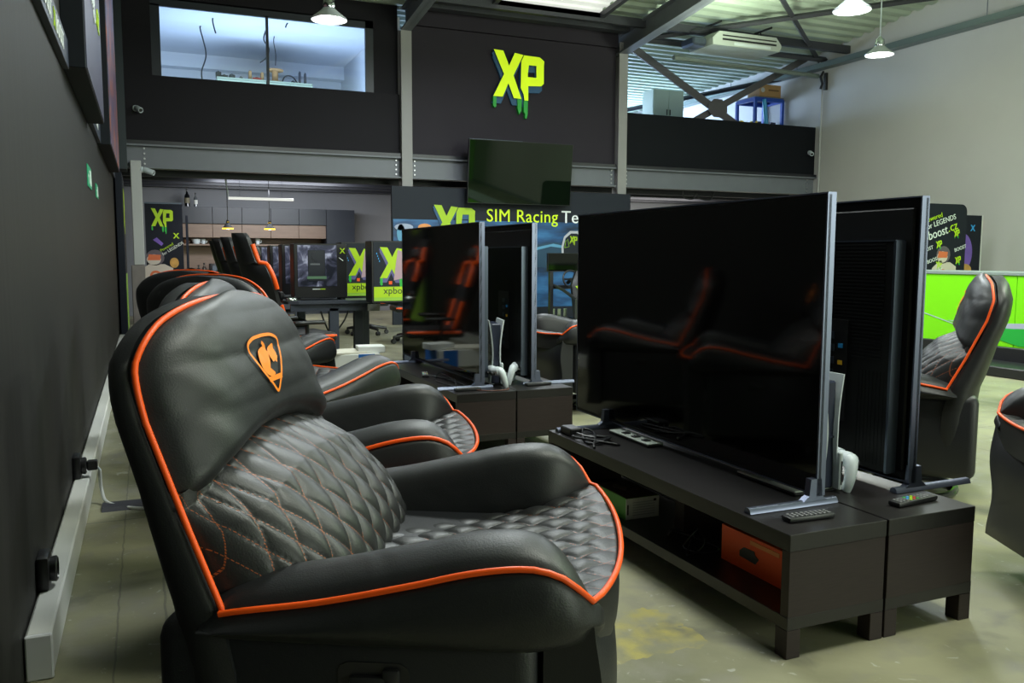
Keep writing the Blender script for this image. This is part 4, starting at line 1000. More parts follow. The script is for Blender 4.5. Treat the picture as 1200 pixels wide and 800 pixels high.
def bottle(name, label, loc, h, rad, m, capm, group):
    r = thing(name, label, 'bottle', loc, 0, group); b = MB(); b.lathe([(rad, 0), (rad, h*.58), (rad*.85, h*.66), (rad*.38, h*.76), (rad*.34, h*.95), (rad*.38, h*.96), (rad*.38, h)], 16); b.build('body', m, r, 50)
    b = MB(); b.lathe([(rad*1.01, h*.2), (rad*1.01, h*.5)], 16); b.build('label', paper if capm is None else mat('dim_label', (.2, .18, .12), .6), r, 50); b = MB(); b.lathe([(rad*.42, h*.9), (rad*.42, h*1.01)], 12); b.build('cap', black, r, 50)
bottle('wine_bottle', 'tall dark bottle on top of the upper kitchen cabinets', (.765, 17.2, 2.045), .33, .047, mat('dark_bottle', (.006, .007, .008), .15), 1, None)
bottle('spirit_bottle', 'slim clear bottle on top of the upper kitchen cabinets', (.915, 17.2, 2.045), .26, .034, mat('grey_bottle_glass', (.12, .13, .14), .1), None, None)
for i, (x, h, m) in enumerate(((1.03, .25, 'a'), (1.42, .27, 'b'), (1.50, .22, 'a'), (.80, .16, 'b'), (.93, .21, 'b'))):
    bottle('bottle', ['tall bottle left of the coffee machine on the kitchen counter', 'tall bottle right of the coffee machine on the kitchen counter', 'rightmost bottle on the kitchen counter, near the gaming chairs', 'short bottle at the left end of the kitchen counter', 'bottle close to the coffee machine on the kitchen counter'][i], (x, 17.25, .75), h, .04, mat('bottle_'+m, (.05, .04, .035) if m == 'a' else (.02, .022, .024), .2), 1, 'bottles on the kitchen counter')
r = thing('coffee_machine', 'black coffee machine on the kitchen counter', 'coffee machine', (1.25, 17.15, .75)); b = MB(); b.box(-.13, .13, -.05, .2, 0, .24, bev=.012, seg=2); b.box(-.11, .11, -.12, -.05, .0, .03, bev=.005); b.build('body', black, r, 40); b = MB(); b.box(-.08, .08, -.056, -.049, .09, .20); b.build('front_panel', silverd, r); b = MB(); b.tube([(0, -.07, .12), (0, -.07, .07)], .012, 8); b.build('spout', chrome, r)
r = thing('helmet', 'orange, white and blue racing helmet on the kitchen counter', 'helmet', (1.62, 17.1, .75)); b = MB(); b.lathe([(.09, 0), (.12, .03), (.135, .10), (.12, .17), (.08, .215), (.0, .235)], 24); b.build('shell', mat('helmet_white', (.45, .45, .5), .3), r, 60); b = MB(); b.lathe([(.122, .165), (.121, .175), (.083, .219), (.02, .237)], 24); b.build('top_stripe', orange, r, 60); b = MB(); b.prism([(-.09, .07), (.09, .07), (.10, .14), (-.10, .14)], (0, -.10, 0), (1, 0, 0), (0, 0, 1), (0, -1, 0), .035); b.build('visor', mat('visor_blue', (.02, .05, .15), .15), r)
def cup(name, label, x, z, r0, h, m, y=17.22):
    r = thing(name, label, 'crockery', (x, y, z), 0, 'crockery on the kitchen shelf'); b = MB(); b.lathe([(r0*.6, 0), (r0, h), (r0*.92, h), (r0*.5, .01)], 18); b.build('body', m, r, 50)
    b = MB(); b.tube([(r0*.9, 0, h*.75), (r0*1.35, 0, h*.7), (r0*1.3, 0, h*.35), (r0*.8, 0, h*.3)], .008, 6); b.build('handle', m, r, 50)
cup('bowl', 'white bowl on the open kitchen shelf', .90, 1.36, .09, .09, white); cup('mug', 'brown mug left of the white bowl on the kitchen shelf', .715, 1.36, .055, .08, mat('brown_glaze', (.14, .06, .03), .4)); cup('cup', 'small white cup right of the bowl on the kitchen shelf', 1.03, 1.36, .045, .09, white); cup('canister', 'white canister farther right on the kitchen shelf', 2.02, 1.36, .05, .11, white)
bottle('water_bottle', 'pale green bottle behind the gaming chairs on the kitchen counter', (2.55, 17.2, .75), .42, .05, mat('pale_green_plastic', (.22, .40, .24), .3), None, None)

# ------------------------------------------------------------------ lamps
def kitchen_pendant(label, x, y):
    r = thing('kitchen_pendant', label, 'pendant lamp', (x, y, 1.58), 0, 'small black kitchen pendants'); b = MB(); b.lathe([(.088, 0), (.088, .012), (.075, .03), (.035, .085), (.022, .10), (.022, .15), (.008, .16)], 22); b.build('shade', blackm, r, 40)
    b = MB(); b.tube([(0, 0, .15), (0, 0, .975)], .006, 6); b.build('cord', black, r); b = MB(); b.lathe([(.09, .0), (.091, .018), (.07, .018)], 22); b.build('glowing_rim', emit('warm_rim', (1.0, .62, .05), 1.6), r); b = MB(); b.lathe([(.02, -.004), (.03, .01), (.02, .04)], 14); b.build('bulb', emit('warm_bulb', (1.0, .8, .4), 4), r); b = MB(); b.box(-.05, .05, -.03, .03, .96, .98); b.build('ceiling_mount', black, r)
    b = MB(); b.lathe([(.026, .105), (.028, .115), (.026, .125)], 14); b.build('brass_ring', mat('brass', (.6, .4, .1), .3, metal=1), r)
    point('kitchen_pendant_light', (x, y, 1.53), 2.5, (1, .72, .35), .05)
kitchen_pendant('left small black pendant lamp with yellow rim in front of the kitchen', 1.286, 15.0); kitchen_pendant('right small black pendant lamp with yellow rim in front of the kitchen', 1.962, 15.0)
r = thing('linear_lamp', 'long white linear lamp hanging in front of the kitchen', 'lamp', (1.30, 14.9, 2.075)); b = MB(); b.box(0, 1.05, -.03, .03, 0, .03, bev=.004); b.box(0, 1.05, -.028, .028, -.012, 0.0); b.build('housing', emit('linear_white', (.85, .84, .82), .35), r)
b = MB(); b.tube([(.18, 0, .03), (.18, 0, .33)], .003, 5); b.tube([(.86, 0, .03), (.86, 0, .33)], .003, 5); b.build('suspension_wires', silverd, r); b = MB(); b.tube(smoothpts([(.0, 0, .02), (-.01, 0, .12), (-.03, 0, .25), (-.04, 0, .32)], 5), .012, 7); b.build('feed_cable', white, r, 60)
def high_bay(label, loc, ztop, dia, power, col):
    r = thing('pendant_lamp', label, 'pendant lamp', loc, 0, 'industrial glass pendants under the roof'); R_ = dia/2
    b = MB(); b.lathe([(R_, 0), (R_*1.02, .012), (R_*.93, .03), (R_*.55, .09), (R_*.34, .13), (R_*.34, .12), (R_*.54, .08), (R_*.92, .02)], 28); b.build('reflector', mat('reflector_glass', (.55, .58, .60), .25, metal=.4), r, 50)
    b = MB(); b.lathe([(R_*.34, .13), (R_*.36, .15), (R_*.30, .22), (R_*.14, .25), (.02, .27)], 20); b.build('lamp_body', chrome, r, 40)
    b = MB(); b.lathe([(R_*.85, .006), (R_*.5, -.004), (.01, -.008)], 24); b.build('diffuser', emit('lamp_diffuser', (1.0, 1.0, .97), 9), r, 50)
    b = MB(); b.tube([(0, 0, .26), (0, 0, ztop-loc[2])], .008, 6); b.build('cord', white, r)
    point('pendant_light', (loc[0], loc[1], loc[2]-.08), power, col, R_*.8)
high_bay('industrial pendant lamp hanging in front of the office window', (2.02, 10.0, 3.80), roofz(10), .40, 30, (.95, 1, .95))
high_bay('larger lit industrial pendant lamp at the top edge of the photo, near the right wall', (7.30, 7.5, 3.86), roofz(7.5), .40, 55, (.95, 1, .9))
high_bay('lower lit industrial pendant lamp in front of the right wall', (10.1, 9.8, 4.12), roofz(9.8), .40, 55, (.95, 1, .9))

# ------------------------------------------------------------------ XP sign, wall screen, racing board and rig
b = MB(); xp_logo(b, (5.60, YD+.028, 3.87), (1, 0, 0), (0, 0, 1), .80, .09, 0, 1, 2, True, 1.22)
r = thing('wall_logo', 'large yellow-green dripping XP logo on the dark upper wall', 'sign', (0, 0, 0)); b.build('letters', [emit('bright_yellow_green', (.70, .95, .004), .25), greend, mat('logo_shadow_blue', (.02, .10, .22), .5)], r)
r = thing('wall_television', 'large wall-mounted screen with green reflections under the XP logo', 'television', (5.97, 13.60, 2.03)); r.rotation_euler = (radians(6), 0, 0); b = MB(); b.box(-.965, .965, 0, .05, 0, 1.055, bev=.004); b.build('panel', black, r); b = MB(); b.box(-.955, .955, -.003, .001, .012, 1.045); b.build('screen', mat('wall_screen', (.004, .008, .004), .03), r); b = MB(); b.box(-.965, .0, -.004, .05, 1.055, 1.060); b.build('frame', silverd, r); b = MB(); b.box(-.3, .3, .05, .36, .3, .7); b.build('wall_bracket', black, r)
def race_mat():
    m = bpy.data.materials.new('racing_print'); m.use_nodes = True; nt = m.node_tree; p = nt.nodes['Principled BSDF']; p.inputs['Roughness'].default_value = .45
    tc = nt.nodes.new('ShaderNodeTexCoord'); mp = nt.nodes.new('ShaderNodeMapping'); mp.inputs['Scale'].default_value = (.9, 1, 3.2); nt.links.new(tc.outputs['Object'], mp.inputs[0])
    n_ = nt.nodes.new('ShaderNodeTexNoise'); n_.inputs['Scale'].default_value = 1.5; n_.inputs['Detail'].default_value = 3; nt.links.new(mp.outputs[0], n_.inputs['Vector'])
    rp = nt.nodes.new('ShaderNodeValToRGB'); e = rp.color_ramp.elements; e[0].position = .33; e[0].color = (.008, .025, .065, 1); e[1].position = .72; e[1].color = (.05, .22, .50, 1)
    q = e.new(.5); q.color = (.015, .085, .24, 1)
    nt.links.new(n_.outputs['Fac'], rp.inputs[0]); nt.links.new(rp.outputs[0], p.inputs['Base Color']); return m
r = thing('racing_wall_board', 'wide printed board with SIM Racing Team lettering under the wall screen', 'board', (3.76, 13.8, 0))
b = MB(); b.box(0, 4.53, 0, .06, .0, 2.29, bev=.003); b.build('board', slate, r)
b = MB(); b.box(.02, 4.51, -.004, .001, .25, 1.75); ap = b.build('racing_picture', race_mat(), r)
b = MB()
for x, z, w_, h_, m in ((.20, 1.62, .32, .12, 0), (.56, 1.62, .24, .13, 1), (.78, 1.52, .22, .10, 1), (.15, 1.52, .14, .30, 2), (1.0, 1.45, .3, .04, 1)):
    b.prism([(x+w_/2*cos(t*pi/8), z+h_/2*sin(t*pi/8)) for t in range(16)], (0, -.004, 0), (1, 0, 0), (0, 0, 1), (0, -1, 0), .002, m)
b.prism([(2.2, 1.2), (2.5, 1.34), (3.0, 1.40), (3.5, 1.30), (3.9, 1.10), (3.9, .95), (2.2, .95)], (0, -.004, 0), (1, 0, 0), (0, 0, 1), (0, -1, 0), .002, 3); b.prism([(2.3, 1.24), (2.95, 1.37), (3.3, 1.31), (3.25, 1.28), (2.9, 1.32), (2.4, 1.20)], (0, -.006, 0), (1, 0, 0), (0, 0, 1), (0, -1, 0), .002, 2)
b.build('light_spots', [mat('pale_blue_print', (.40, .46, .62), .5), mat('amber_print', (.85, .33, .10), .5), mat('sky_print', (.12, .36, .58), .5), mat('deep_blue_print', (.015, .06, .12), .5)], ap)
b = MB(); xp_logo(b, (.70, -.006, 1.42), (1, 0, 0), (0, 0, 1), .58, .02, 0, 1, 2, True, 1.30); b.build('logo', [yellowg, greend, blueprint], r)
b = MB(); b.text('SIM Racing', (1.66, -.004, 1.74), (1, 0, 0), (0, 0, 1), .31, .012, 0, bold=0, space=1.05, maxw=1.36); b.text('Team', (3.10, -.004, 1.74), (1, 0, 0), (0, 0, 1), .31, .012, 1, bold=0, space=1.05, maxw=.72); b.build('lettering', [emit('lettering_lime', (.68, .92, .01), .15), emit('lettering_white', (.8, .85, .85), .15)], r)
b = MB(); hx = 3.36
b.prism([(hx-.24, 1.10), (hx-.25, 1.32), (hx-.20, 1.50), (hx-.08, 1.60), (hx+.08, 1.60), (hx+.20, 1.50), (hx+.25, 1.32), (hx+.24, 1.10)], (0, -.006, 0), (1, 0, 0), (0, 0, 1), (0, -1, 0), .004, 0)
b.prism([(hx-.20, 1.12), (hx-.21, 1.32), (hx-.17, 1.47), (hx-.06, 1.555), (hx+.06, 1.555), (hx+.17, 1.47), (hx+.21, 1.32), (hx+.20, 1.12)], (0, -.010, 0), (1, 0, 0), (0, 0, 1), (0, -1, 0), .003, 1)
for s in (-1, 1): b.tube([(hx+s*.19, -.014, 1.30), (hx+s*.10, -.014, 1.32), (hx+s*.13, -.014, 1.45), (hx+s*.17, -.014, 1.42), (hx+s*.19, -.014, 1.30)], .006, 5, 2)
xp_logo(b, (hx-.09, -.013, 1.39), (1, 0, 0), (0, 0, 1), .12, .003, 3, 3, 1, False, 1.3); b.build('helmet_picture', [mat('helmet_edge', (.55, .55, .62), .4), slate, limepale, yellowg], r)
# sim rig
r = thing('racing_simulator', 'black racing simulator rig with a green printed seat in front of the board', 'racing simulator', (6.32, 12.45, 0))
b = MB(); b.box(-.36, .36, .0, .05, .90, 1.20, bev=.006); b.build('monitor_case', black, r); b = MB(); b.box(-.35, .35, -.003, .001, .915, 1.19); b.build('monitor_screen', screen, r)
b = MB()
for s in (-1, 1): b.box(s*.30-.03, s*.30+.03, -.9, .5, .06, .12); b.box(s*.30-.03, s*.30+.03, -.02, .04, .0, .9); b.box(s*.30-.03, s*.30+.03, -.9, -.84, 0, .5); b.tube([(s*.30, -.85, .5), (s*.28, -.4, .62), (s*.25, 0, .68)], .025, 8)
b.box(-.32, .32, -.03, .03, .62, .68); b.box(-.32, .32, -.9, -.84, .06, .12); b.build('rig_frame', mat('rig_black', (.02, .02, .022), .35), r, 40)
def sb(u, v): s = v*2-1; z = .25+.75*u; return (s*(.24-.10*max(0, u-.7)/.3), -.75+.16*u+.08*abs(s)**2, z*.92)
b = MB(); b.grid(sb, 20, 13); b.grid(lambda u, v: (sb(u, v)[0], sb(u, v)[1]-.06, sb(u, v)[2]), 20, 13)
for vv in (0, 1): b.grid(lambda u, t, vv=vv: (sb(u, vv)[0], sb(u, vv)[1]-.06*t, sb(u, vv)[2]), 20, 2)
b.grid(lambda v, t: (sb(1, v)[0], sb(1, v)[1]-.06*t, sb(1, v)[2]), 13, 2); se = b.build('racing_seat', black, r, 50)
b = MB(); e2 = Vector((0, -.2, .95)).normalized(); e2 = Vector((0, .16, .69)).normalized(); b.text('XI', (-.19, -.735, .46), (1, 0, 0), e2, .32, .01, 0, bold=.05); b.tube([(-.20, -.72, .40), (-.12, -.73, .38), (.1, -.73, .38), (.2, -.72, .42)], .012, 6); b.build('green_print', yellowg, se)
b = MB(); b.tube([(.14*cos(t*pi/12), -.12+.04*sin(t*pi/12), .78+.14*sin(t*pi/12)) for t in range(24)], .016, 8, closed=True); b.tube([(-.13, -.12, .78), (.13, -.12, .78)], .014, 6); b.tube([(0, -.12, .78), (0, .0, .72)], .03, 8); b.build('steering_wheel', black, r, 60)
b = MB()
for k in range(3): b.box(-.14+.11*k, -.08+.11*k, .30, .32, .14, .28, bev=.004)
b.build('pedals', chrome, r); b = MB(); b.tube([(.2, -.95, .20), (.32, -1.0, .12), (.36, -.9, .05)], .018, 8); b.build('chrome_tube', chrome, r, 50)
r = thing('flag_banner', 'narrow dark banner with a lime X print beside the racing simulator', 'banner', (5.72, 12.9, 0)); b = MB(); b.box(-.18, .18, -.01, .01, .04, 1.15); b.build('cloth', navy, r); b = MB(); b.text('X', (-.14, -.012, .70), (1, 0, 0), (0, 0, 1), .40, .003, 0, bold=.05); b.text('X', (-.14, -.012, .25), (1, 0, 0), (0, 0, 1), .40, .003, 0, bold=.05); b.build('print', yellowg, r); b = MB(); b.box(-.2, .2, -.08, .08, 0, .04); b.build('base', black, r)

# ------------------------------------------------------------------ right side: counter, banners, switch, wall tray
r = thing('reception_counter', 'bright lime green counter with dark plinth at the right', 'counter', (8.15, 0, 0))
b = MB(); b.box(0, .55, 2.6, 8.2, .12, .965); b.build('body', lime, r)
for k in range(5):
    b = MB(); b.box(-.018, .0, 2.6+1.12*k+.003, 2.6+1.12*(k+1)-.003, .13, .962, bev=.002); b.build('front_panel', lime, r)
b = MB(); b.box(-.03, .60, 2.57, 8.23, .965, 1.0, bev=.004); b.build('worktop', mat('counter_top_grey', (.25, .30, .28), .4), r)
b = MB(); b.box(.03, .55, 2.62, 8.18, 0, .12); b.build('plinth', black, r)
b = MB(); o, ex, ey, ez = (-.019, 0, 0), (0, -1, 0), (0, 0, 1), (-1, 0, 0)
b.prism([(-7.2, .56), (-6.55, .40), (-6.5, .38), (-7.2, .55)], o, ex, ey, ez, .003, 0); b.prism([(-6.75, .46), (-6.1, .47), (-5.3, .52), (-5.3, .47), (-6.3, .40)], o, ex, ey, ez, .003, 0); b.prism([(-6.6, .405), (-6.2, .42), (-5.5, .43), (-5.4, .28), (-5.9, .25)], o, ex, ey, ez, .004, 1)
b.prism([(-5.6, .26), (-4.9, .30), (-4.9, .26), (-5.5, .22)], o, ex, ey, ez, .004, 0); b.build('graphic', [mat('grey_violet_print', (.42, .45, .55), .5), greend], r)
b = MB(); b.box(-.62, -.12, 3.2, 7.0, .0, .10, bev=.01); b.box(-.12, -.06, 3.2, 7.0, .05, .24, bev=.01); tag(b.build('foot_platform', black, None), 'low black step along the foot of the lime counter', 'step').location = (8.15, 0, 0)
r = thing('banner', 'rounded black banner with xpboost.cz lettering and spacesuit picture behind the lime counter', 'banner', (9.56, 8.35, 0))
def rrect(w_, z0, z1, rad): return [(-w_, z0), (w_, z0)]+[(w_-rad+rad*sin(pi/2*(1-k/6)), z1-rad+rad*cos(pi/2*(1-k/6))) for k in range(7)]+[(-w_+rad-rad*sin(pi/2*k/6), z1-rad+rad*cos(pi/2*k/6)) for k in range(7)]
b = MB(); b.prism(rrect(.72, .05, 1.86, .10), (0, 0, 0), (1, 0, 0), (0, 0, 1), (0, -1, 0), .03); b.build('cloth', navy, r)
b = MB(); e1 = Vector((cos(.28), 0, sin(.28))); e2 = Vector((-sin(.28), 0, cos(.28)))
b.text('Powered', (-.05, -.032, 1.60), e1, e2, .09, .003, 0); b.text('for LEGENDS', (-.03, -.032, 1.51), e1, e2, .10, .003, 3); b.text('xpboost', (-.12, -.032, 1.33), e1, e2, .17, .003, 3, maxw=.52); b.text('.cz', (.385, -.032, 1.485), e1, e2, .17, .003, 0)
for x, z, k in ((-.1, 1.2, 0), (.18, 1.27, 1), (.02, 1.06, 0), (.5, 1.42, 1), (-.02, .88, 0), (.52, 1.22, 0), (.20, 1.0, 1), (.1, .9, 0), (.55, 1.06, 1)):
    if k: xp_logo(b, (x, -.032, z), e1, e2, .09, .003, 0, 1, 2, False, 1.2)
    else: b.text('BOOST', (x, -.032, z), e1, e2, .07, .003, 3)
suit_figure(b, Vector((.36, -.031, .32)), Vector((1, 0, 0)), Vector((0, 0, 1)), Vector((0, -1, 0)), .98, 4)
b.build('print', [yellowg, greend, bluepurple, white_l, skin_w, suit_o, suit_d], r); b = MB(); b.box(-.74, .74, -.15, .12, 0, .05, bev=.01); b.build('base', black, r)
r = thing('poster_board', 'dark board with a violet planet picture leaning behind the rounded banner', 'poster', (11.55, 9.5, 0)); b = MB(); b.box(-.5, .52, 0, .02, 0, 1.80); b.build('board', navy, r); b = MB(); b.box(.52, .54, -.005, .025, 0, 1.80); b.build('edge', whitep, r)
b = MB(); b.prism([(.12+.22*cos(t*pi/16), 1.22+.30*sin(t*pi/16)) for t in range(32)], (0, 0, 0), (1, 0, 0), (0, 0, 1), (0, -1, 0), .003, 0); b.prism([(.2+.14*cos(t*pi/8), .95+.1*sin(t*pi/8)) for t in range(16)], (0, 0, 0), (1, 0, 0), (0, 0, 1), (0, -1, 0), .005, 1); b.text('X', (.28, -.003, 1.56), (1, 0, 0), (0, 0, 1), .13, .003, 2, bold=.03); b.build('print', [violet, gold, cyan], r)
r = thing('fire_call_box', 'small red call box on the right wall', 'switch', (XR, 10.13, 1.69)); b = MB(); b.box(-.04, 0, -.07, .07, -.075, .075, bev=.006); b.build('case', redm, r); b = MB(); b.box(-.044, -.038, -.04, .04, -.04, .04); b.build('glass_plate', paper, r)
r = thing('cable_tray', 'galvanised cable tray along the top of the right wall', 'cable tray', (XR, 0, 0))
b = MB(); b.box(-.22, -.21, 2.0, 21.8, 4.92, 5.02); b.box(-.03, -.02, 2.0, 21.8, 4.92, 5.02); b.box(-.22, -.02, 2.0, 21.8, 4.91, 4.925); b.build('tray', mat('galvanised_green', (.16, .20, .19), .4, metal=.5), r)
for k in range(7):
    b = MB(); y = 3.5+2.2*k; b.tube([(-.12, y, 5.0), (-.12, y, roofz(y)-.02)], .008, 6); b.build('hanger', steel, r)
b = MB(); b.tube([(-.10, 2.0, 4.95), (-.11, 10, 4.96), (-.1, 21.7, 4.95)], .03, 6); b.build('cables', black, r)
r = thing('wall_bracket', 'black bracket with loops hanging below the cable tray on the right wall', 'bracket', (XR, 13.75, 4.50)); b = MB(); b.box(-.06, 0, -.03, .03, .0, .34, bev=.005); b.build('plate', black, r); b = MB(); b.tube([(-.1, 0, .36), (-.17, 0, .25), (-.12, 0, .12), (-.16, 0, .02)], .025, 7); b.build('loop', black, r, 50)
b = MB(); b.tube([(XR-.03, 13.85, 2.3), (XR-.03, 13.85, 4.9)], .02, 8); tag(b.build('conduit_pipe', mat('conduit_grey', (.4, .4, .4), .5)), 'pale conduit pipe climbing the right wall at the end of the parapet', 'pipe')
b = MB(); b.tube([(-.20, 13.6, 2.4), (-.20, 13.6, 5.3)], .018, 8); tag(b.build('conduit_pipe', steel), 'grey conduit pipe climbing the left end of the upper wall', 'pipe')

# ------------------------------------------------------------------ gallery and office contents
r = thing('air_conditioner', 'pale ceiling air conditioner unit hanging from the purlins', 'air conditioner', (9.95, 13.0, 4.82))
b = MB(); b.prism([(-.75, .0), (.70, 0), (.75, .10), (.62, .24), (-.62, .24), (-.75, .12)], (0, .35, 0), (1, 0, 0), (0, 0, 1), (0, -1, 0), .7); b.build('casing', mat('aircon_pale', (.34, .37, .33), .45), r)
b = MB(); b.box(-.55, .62, -.36, -.345, .09, .12); b.box(-.55, .62, -.36, -.345, .16, .18); b.build('outlet_slot', black, r)
b = MB(); b.box(-.3, .5, -.352, -.345, .02, .07); b.build('intake_grille', mat('grille_pale', (.5, .55, .55), .4), r)
for s in (-1, 1): b = MB(); b.tube([(s*.55, 0, .24), (s*.55, 0, .44)], .012, 6); b.tube([(s*.55, -.3, .42), (s*.55, .3, .42)], .02, 6); b.build('hanger', black, r)
b = MB(); b.box(-1.05, -.76, -.2, .2, .0, .14, bev=.03); b.build('side_duct', silverd, r)
b = MB(); b.tube([(8.9, 13.4, 4.72), (12.7, 13.9, 4.80)], .045, 10); tag(b.build('duct_pipe', mat('pipe_grey_green', (.16, .19, .17), .4)), 'grey pipe running below the air conditioner to the right wall', 'pipe', None)
r = thing('storage_rack', 'blue steel rack frame standing on the gallery by the right wall', 'rack', (12.03, 15.0, 2.78))
b = MB()
for x, y in ((0, 0), (.72, 0), (0, .6), (.72, .6)): b.box(x-.03, x+.03, y-.03, y+.03, 0, 1.72)
b.build('posts', blue, r); b = MB()
for y in (0, .6): b.box(0, .72, y-.025, y+.025, 1.66, 1.74)
for x in (0, .72): b.box(x-.025, x+.025, 0, .6, 1.66, 1.74)
b.build('rails', blue, r); b = MB(); b.box(0, .72, -.02, .62, .92, .95); b.build('middle_shelf', blue, r); b = MB(); b.box(-.02, .74, -.02, .62, 1.74, 1.76); b.build('shelf_board', steel, r); b = MB(); b.tube([(.2, -.04, 1.7), (.30, -.05, .95)], .045, 8); b.build('pale_blue_tube', mat('pale_blue', (.03, .32, .60), .4), r)
for x, z in ((.50, .96), (.12, .96)): b = MB(); b.box(x, x+.14, .1, .4, z, z+.3); b.build('stored_item', steel_d, r)
r = thing('carton_box', 'brown cardboard box on top of the blue rack', 'box', (12.38, 15.15, 4.54)); b = MB(); b.box(-.28, .28, -.2, .2, 0, .25, bev=.004); b.build('carton', card, r); b = MB(); b.box(-.05, .22, -.203, -.199, .12, .15); b.prism([(-.20+.05*cos(t*pi/8), .13+.05*sin(t*pi/8)) for t in range(16)], (0, -.2, 0), (1, 0, 0), (0, 0, 1), (0, -1, 0), .003, 1); b.build('print', [mat('dark_card_print', (.12, .06, .02), .7), mat('pale_card_print', (.4, .42, .42), .6)], r)
r = thing('metal_cupboard', 'pale grey-green metal cupboard on the gallery', 'cupboard', (10.45, 16.5, 2.78)); b = MB(); b.box(0, .80, 0, .45, 0, 2.05, bev=.01); b.build('body', mat('pale_sage', (.36, .42, .34), .5), r)
for k in (0, 1): b = MB(); b.box(.01+.39*k, .39+.39*k, -.014, .0, .02, 2.03, bev=.004); d = b.build('door', MATS['pale_sage'], r); b2 = MB(); b2.box(.34+.08*k, .36+.08*k, -.03, -.013, 1.5, 1.62); b2.build('handle', black, d)
def plant(label, loc, flowers):
    r = thing('potted_plant', label, 'plant', loc); b = MB(); b.lathe([(.09, 0), (.12, .2), (.11, .2), (.08, .02)], 16); b.build('pot', mat('terracotta', (.25, .10, .05), .7), r); rn = random.Random(int(loc[0]*10)); b = MB(); f = MB()
    for k in range(46):
        a = rn.uniform(0, 2*pi); t = rn.uniform(.1, .9); h = rn.uniform(.25, .45); p0 = Vector((0, 0, .18)); p1 = Vector((t*.35*cos(a), t*.35*sin(a), .18+h*.9)); s_ = Vector((-sin(a), cos(a), 0))*.03; mid = p0.lerp(p1, .6)+Vector((0, 0, .08))
        b.add([p0, mid-s_, p1, mid+s_], [[0, 1, 2, 3]])
        if flowers and k % 3 == 0: f.lathe([(.0, -.03), (.035, 0), (.0, .03)], 8, c=tuple(p1))
    b.build('leaves', mat('leaf_green', (.06, .20, .03), .5), r)
    if flowers: f.build('blossoms', mat('yellow_blossom', (.75, .55, .03), .5), r)
plant('green leafy plant behind the parapet left of the crossed braces', (10.75, 15.3, 3.42), False); plant('plant with yellow blossoms behind the parapet right of the crossed braces', (11.55, 14.8, 3.38), True)
for x, y, z0, l in ((10.75, 15.3, 2.78, 'white stand under the green plant on the gallery'), (11.55, 14.8, 2.78, 'white stand under the blossoming plant on the gallery')):
    b = MB(); b.box(x-.2, x+.2, y-.15, y+.15, z0, 3.42 if x < 11 else 3.38, bev=.01); tag(b.build('plant_stand', whitep), l, 'stand', None)
r = thing('fluorescent_lamp', 'lit fluorescent tube lamp under the gallery roof', 'lamp', (9.0, 18.5, 4.45), radians(20)); b = MB(); b.box(-.6, .6, -.05, .05, 0, .05); b.build('housing', whitep, r); b = MB(); b.tube([(-.58, 0, -.02), (.58, 0, -.02)], .02, 8); b.build('tube', emit('cool_tube', (.8, .9, 1.0), 5), r); b = MB(); b.tube([(-.4, 0, .05), (-.4, 0, .3)], .004, 5); b.tube([(.4, 0, .05), (.4, 0, .3)], .004, 5); b.build('wires', black, r)
# office: sage cabinets with tools, spool, dangling wires
for x0, x1, l in ((1.28, 2.12, 'left pale green office cabinet with tools on it, behind the window'), (2.13, 2.95, 'right pale green office cabinet with the cable spool on it, behind the window')):
    r = thing('office_cabinet', l, 'cabinet', (x0, 16.2, 2.78), 0, 'pale green cabinets in the office'); w_ = x1-x0; b = MB(); b.box(0, w_, 0, .45, 0, 1.50, bev=.006); b.build('body', mat('office_sage', (.30, .36, .26), .5), r)
    for k in (0, 1): b = MB(); b.box(.005+w_/2*k, w_/2-.005+w_/2*k, -.014, 0, .02, 1.46, bev=.003); b.build('door', MATS['office_sage'], r)
r = thing('cable_spool', 'brown cable spool on the right office cabinet', 'spool', (2.30, 16.35, 4.28)); b = MB(); b.lathe([(.055, 0), (.055, .20)], 18); b.build('core', card, r); b = MB(); b.lathe([(.15, .20), (.15, .225)], 22); b.lathe([(.13, 0), (.13, .02)], 22); b.build('flange', card, r)
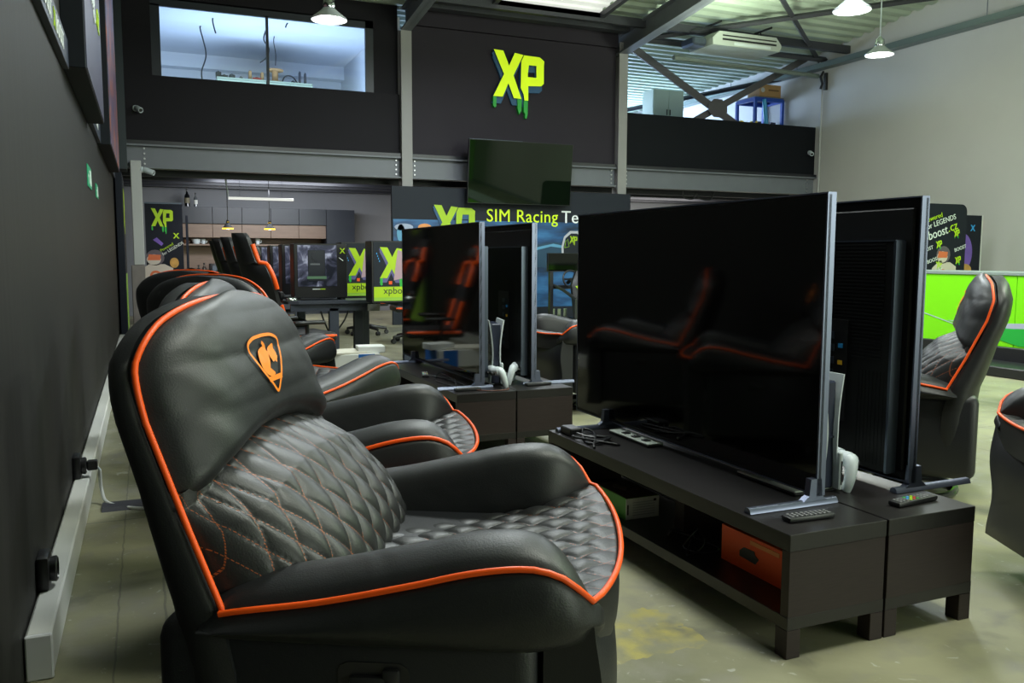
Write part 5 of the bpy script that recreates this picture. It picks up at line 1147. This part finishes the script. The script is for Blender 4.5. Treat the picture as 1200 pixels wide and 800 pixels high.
for i, (x, w_, h, m) in enumerate(((1.32, .09, .10, black), (1.42, .12, .05, black), (1.55, .10, .07, steel_d), (1.70, .06, .04, black), (1.86, .05, .16, card), (1.98, .16, .05, redm), (2.07, .05, .15, card), (2.62, .08, .04, black), (2.74, .03, .22, steel_d), (2.84, .03, .20, steel_d))):
    r = thing('tool', 'small tool number' if 0 else ['black tool case at the left end of the left office cabinet', 'flat black tool next to the case on the left office cabinet', 'grey power tool on the left office cabinet', 'low black tool in the middle of the left office cabinet', 'upright brown tin on the left office cabinet', 'red tool between two brown tins on the left office cabinet', 'brown tin at the right end of the left office cabinet', 'low black tool right of the spool', 'upright grey rod on the right office cabinet', 'rightmost upright grey rod on the right office cabinet'][i], 'tool', (x, 16.35, 4.28), 0, 'tools on the office cabinets')
    b = MB(); b.box(-w_/2, w_/2, -.06, .06, 0, h, bev=.008); b.build('body', m, r); b = MB(); b.tube([(-w_*.3, 0, h), (0, 0, h+.02), (w_*.3, 0, h)], .006, 5); b.build('grip', black, r)
cable('cable', 'black hose arching beside the spool on the right office cabinet', [(2.42, 16.35, 4.29), (2.48, 16.35, 4.40), (2.60, 16.35, 4.41), (2.70, 16.35, 4.30)], .012, black)
def dangle(label, pts, w_=.012):
    cable('ceiling_wire', label, pts, w_, black, 'loose wires hanging from the office ceiling')
dangle('loose wire with cross pieces hanging from the office ceiling, upper left', [(1.25, 15.4, 5.06), (1.28, 15.4, 5.2), (1.18, 15.4, 5.05), (1.22, 15.4, 4.82)])
dangle('long loose wire at the left of the office window', [(1.03, 16.0, 5.06), (1.02, 16, 5.0), (1.10, 16, 4.6), (1.02, 16, 4.3), (1.03, 16, 4.1)])
dangle('loose wire with a black fitting hanging left of the window bar', [(2.08, 15.6, 5.06), (2.02, 15.6, 4.85), (2.10, 15.6, 4.70), (2.06, 15.6, 4.55), (1.95, 15.6, 4.45)])
dangle('loose wire hanging over the cable spool', [(2.28, 16.2, 5.06), (2.27, 16.2, 4.95), (2.30, 16.2, 4.75), (2.29, 16.2, 4.55)], .008)
dangle('short loose wire right of the window bar', [(2.50, 15.2, 5.06), (2.46, 15.2, 5.2), (2.36, 15.2, 5.05), (2.33, 15.2, 4.98)])
cable('cable', 'black cable loops hanging under the right part of the main beam', [(9.7, 14.2, 2.45), (9.75, 14.2, 2.30), (9.95, 14.2, 2.28), (10.02, 14.2, 2.40), (10.1, 14.2, 2.30), (10.35, 14.2, 2.27), (10.45, 14.2, 2.45)], .016, black)
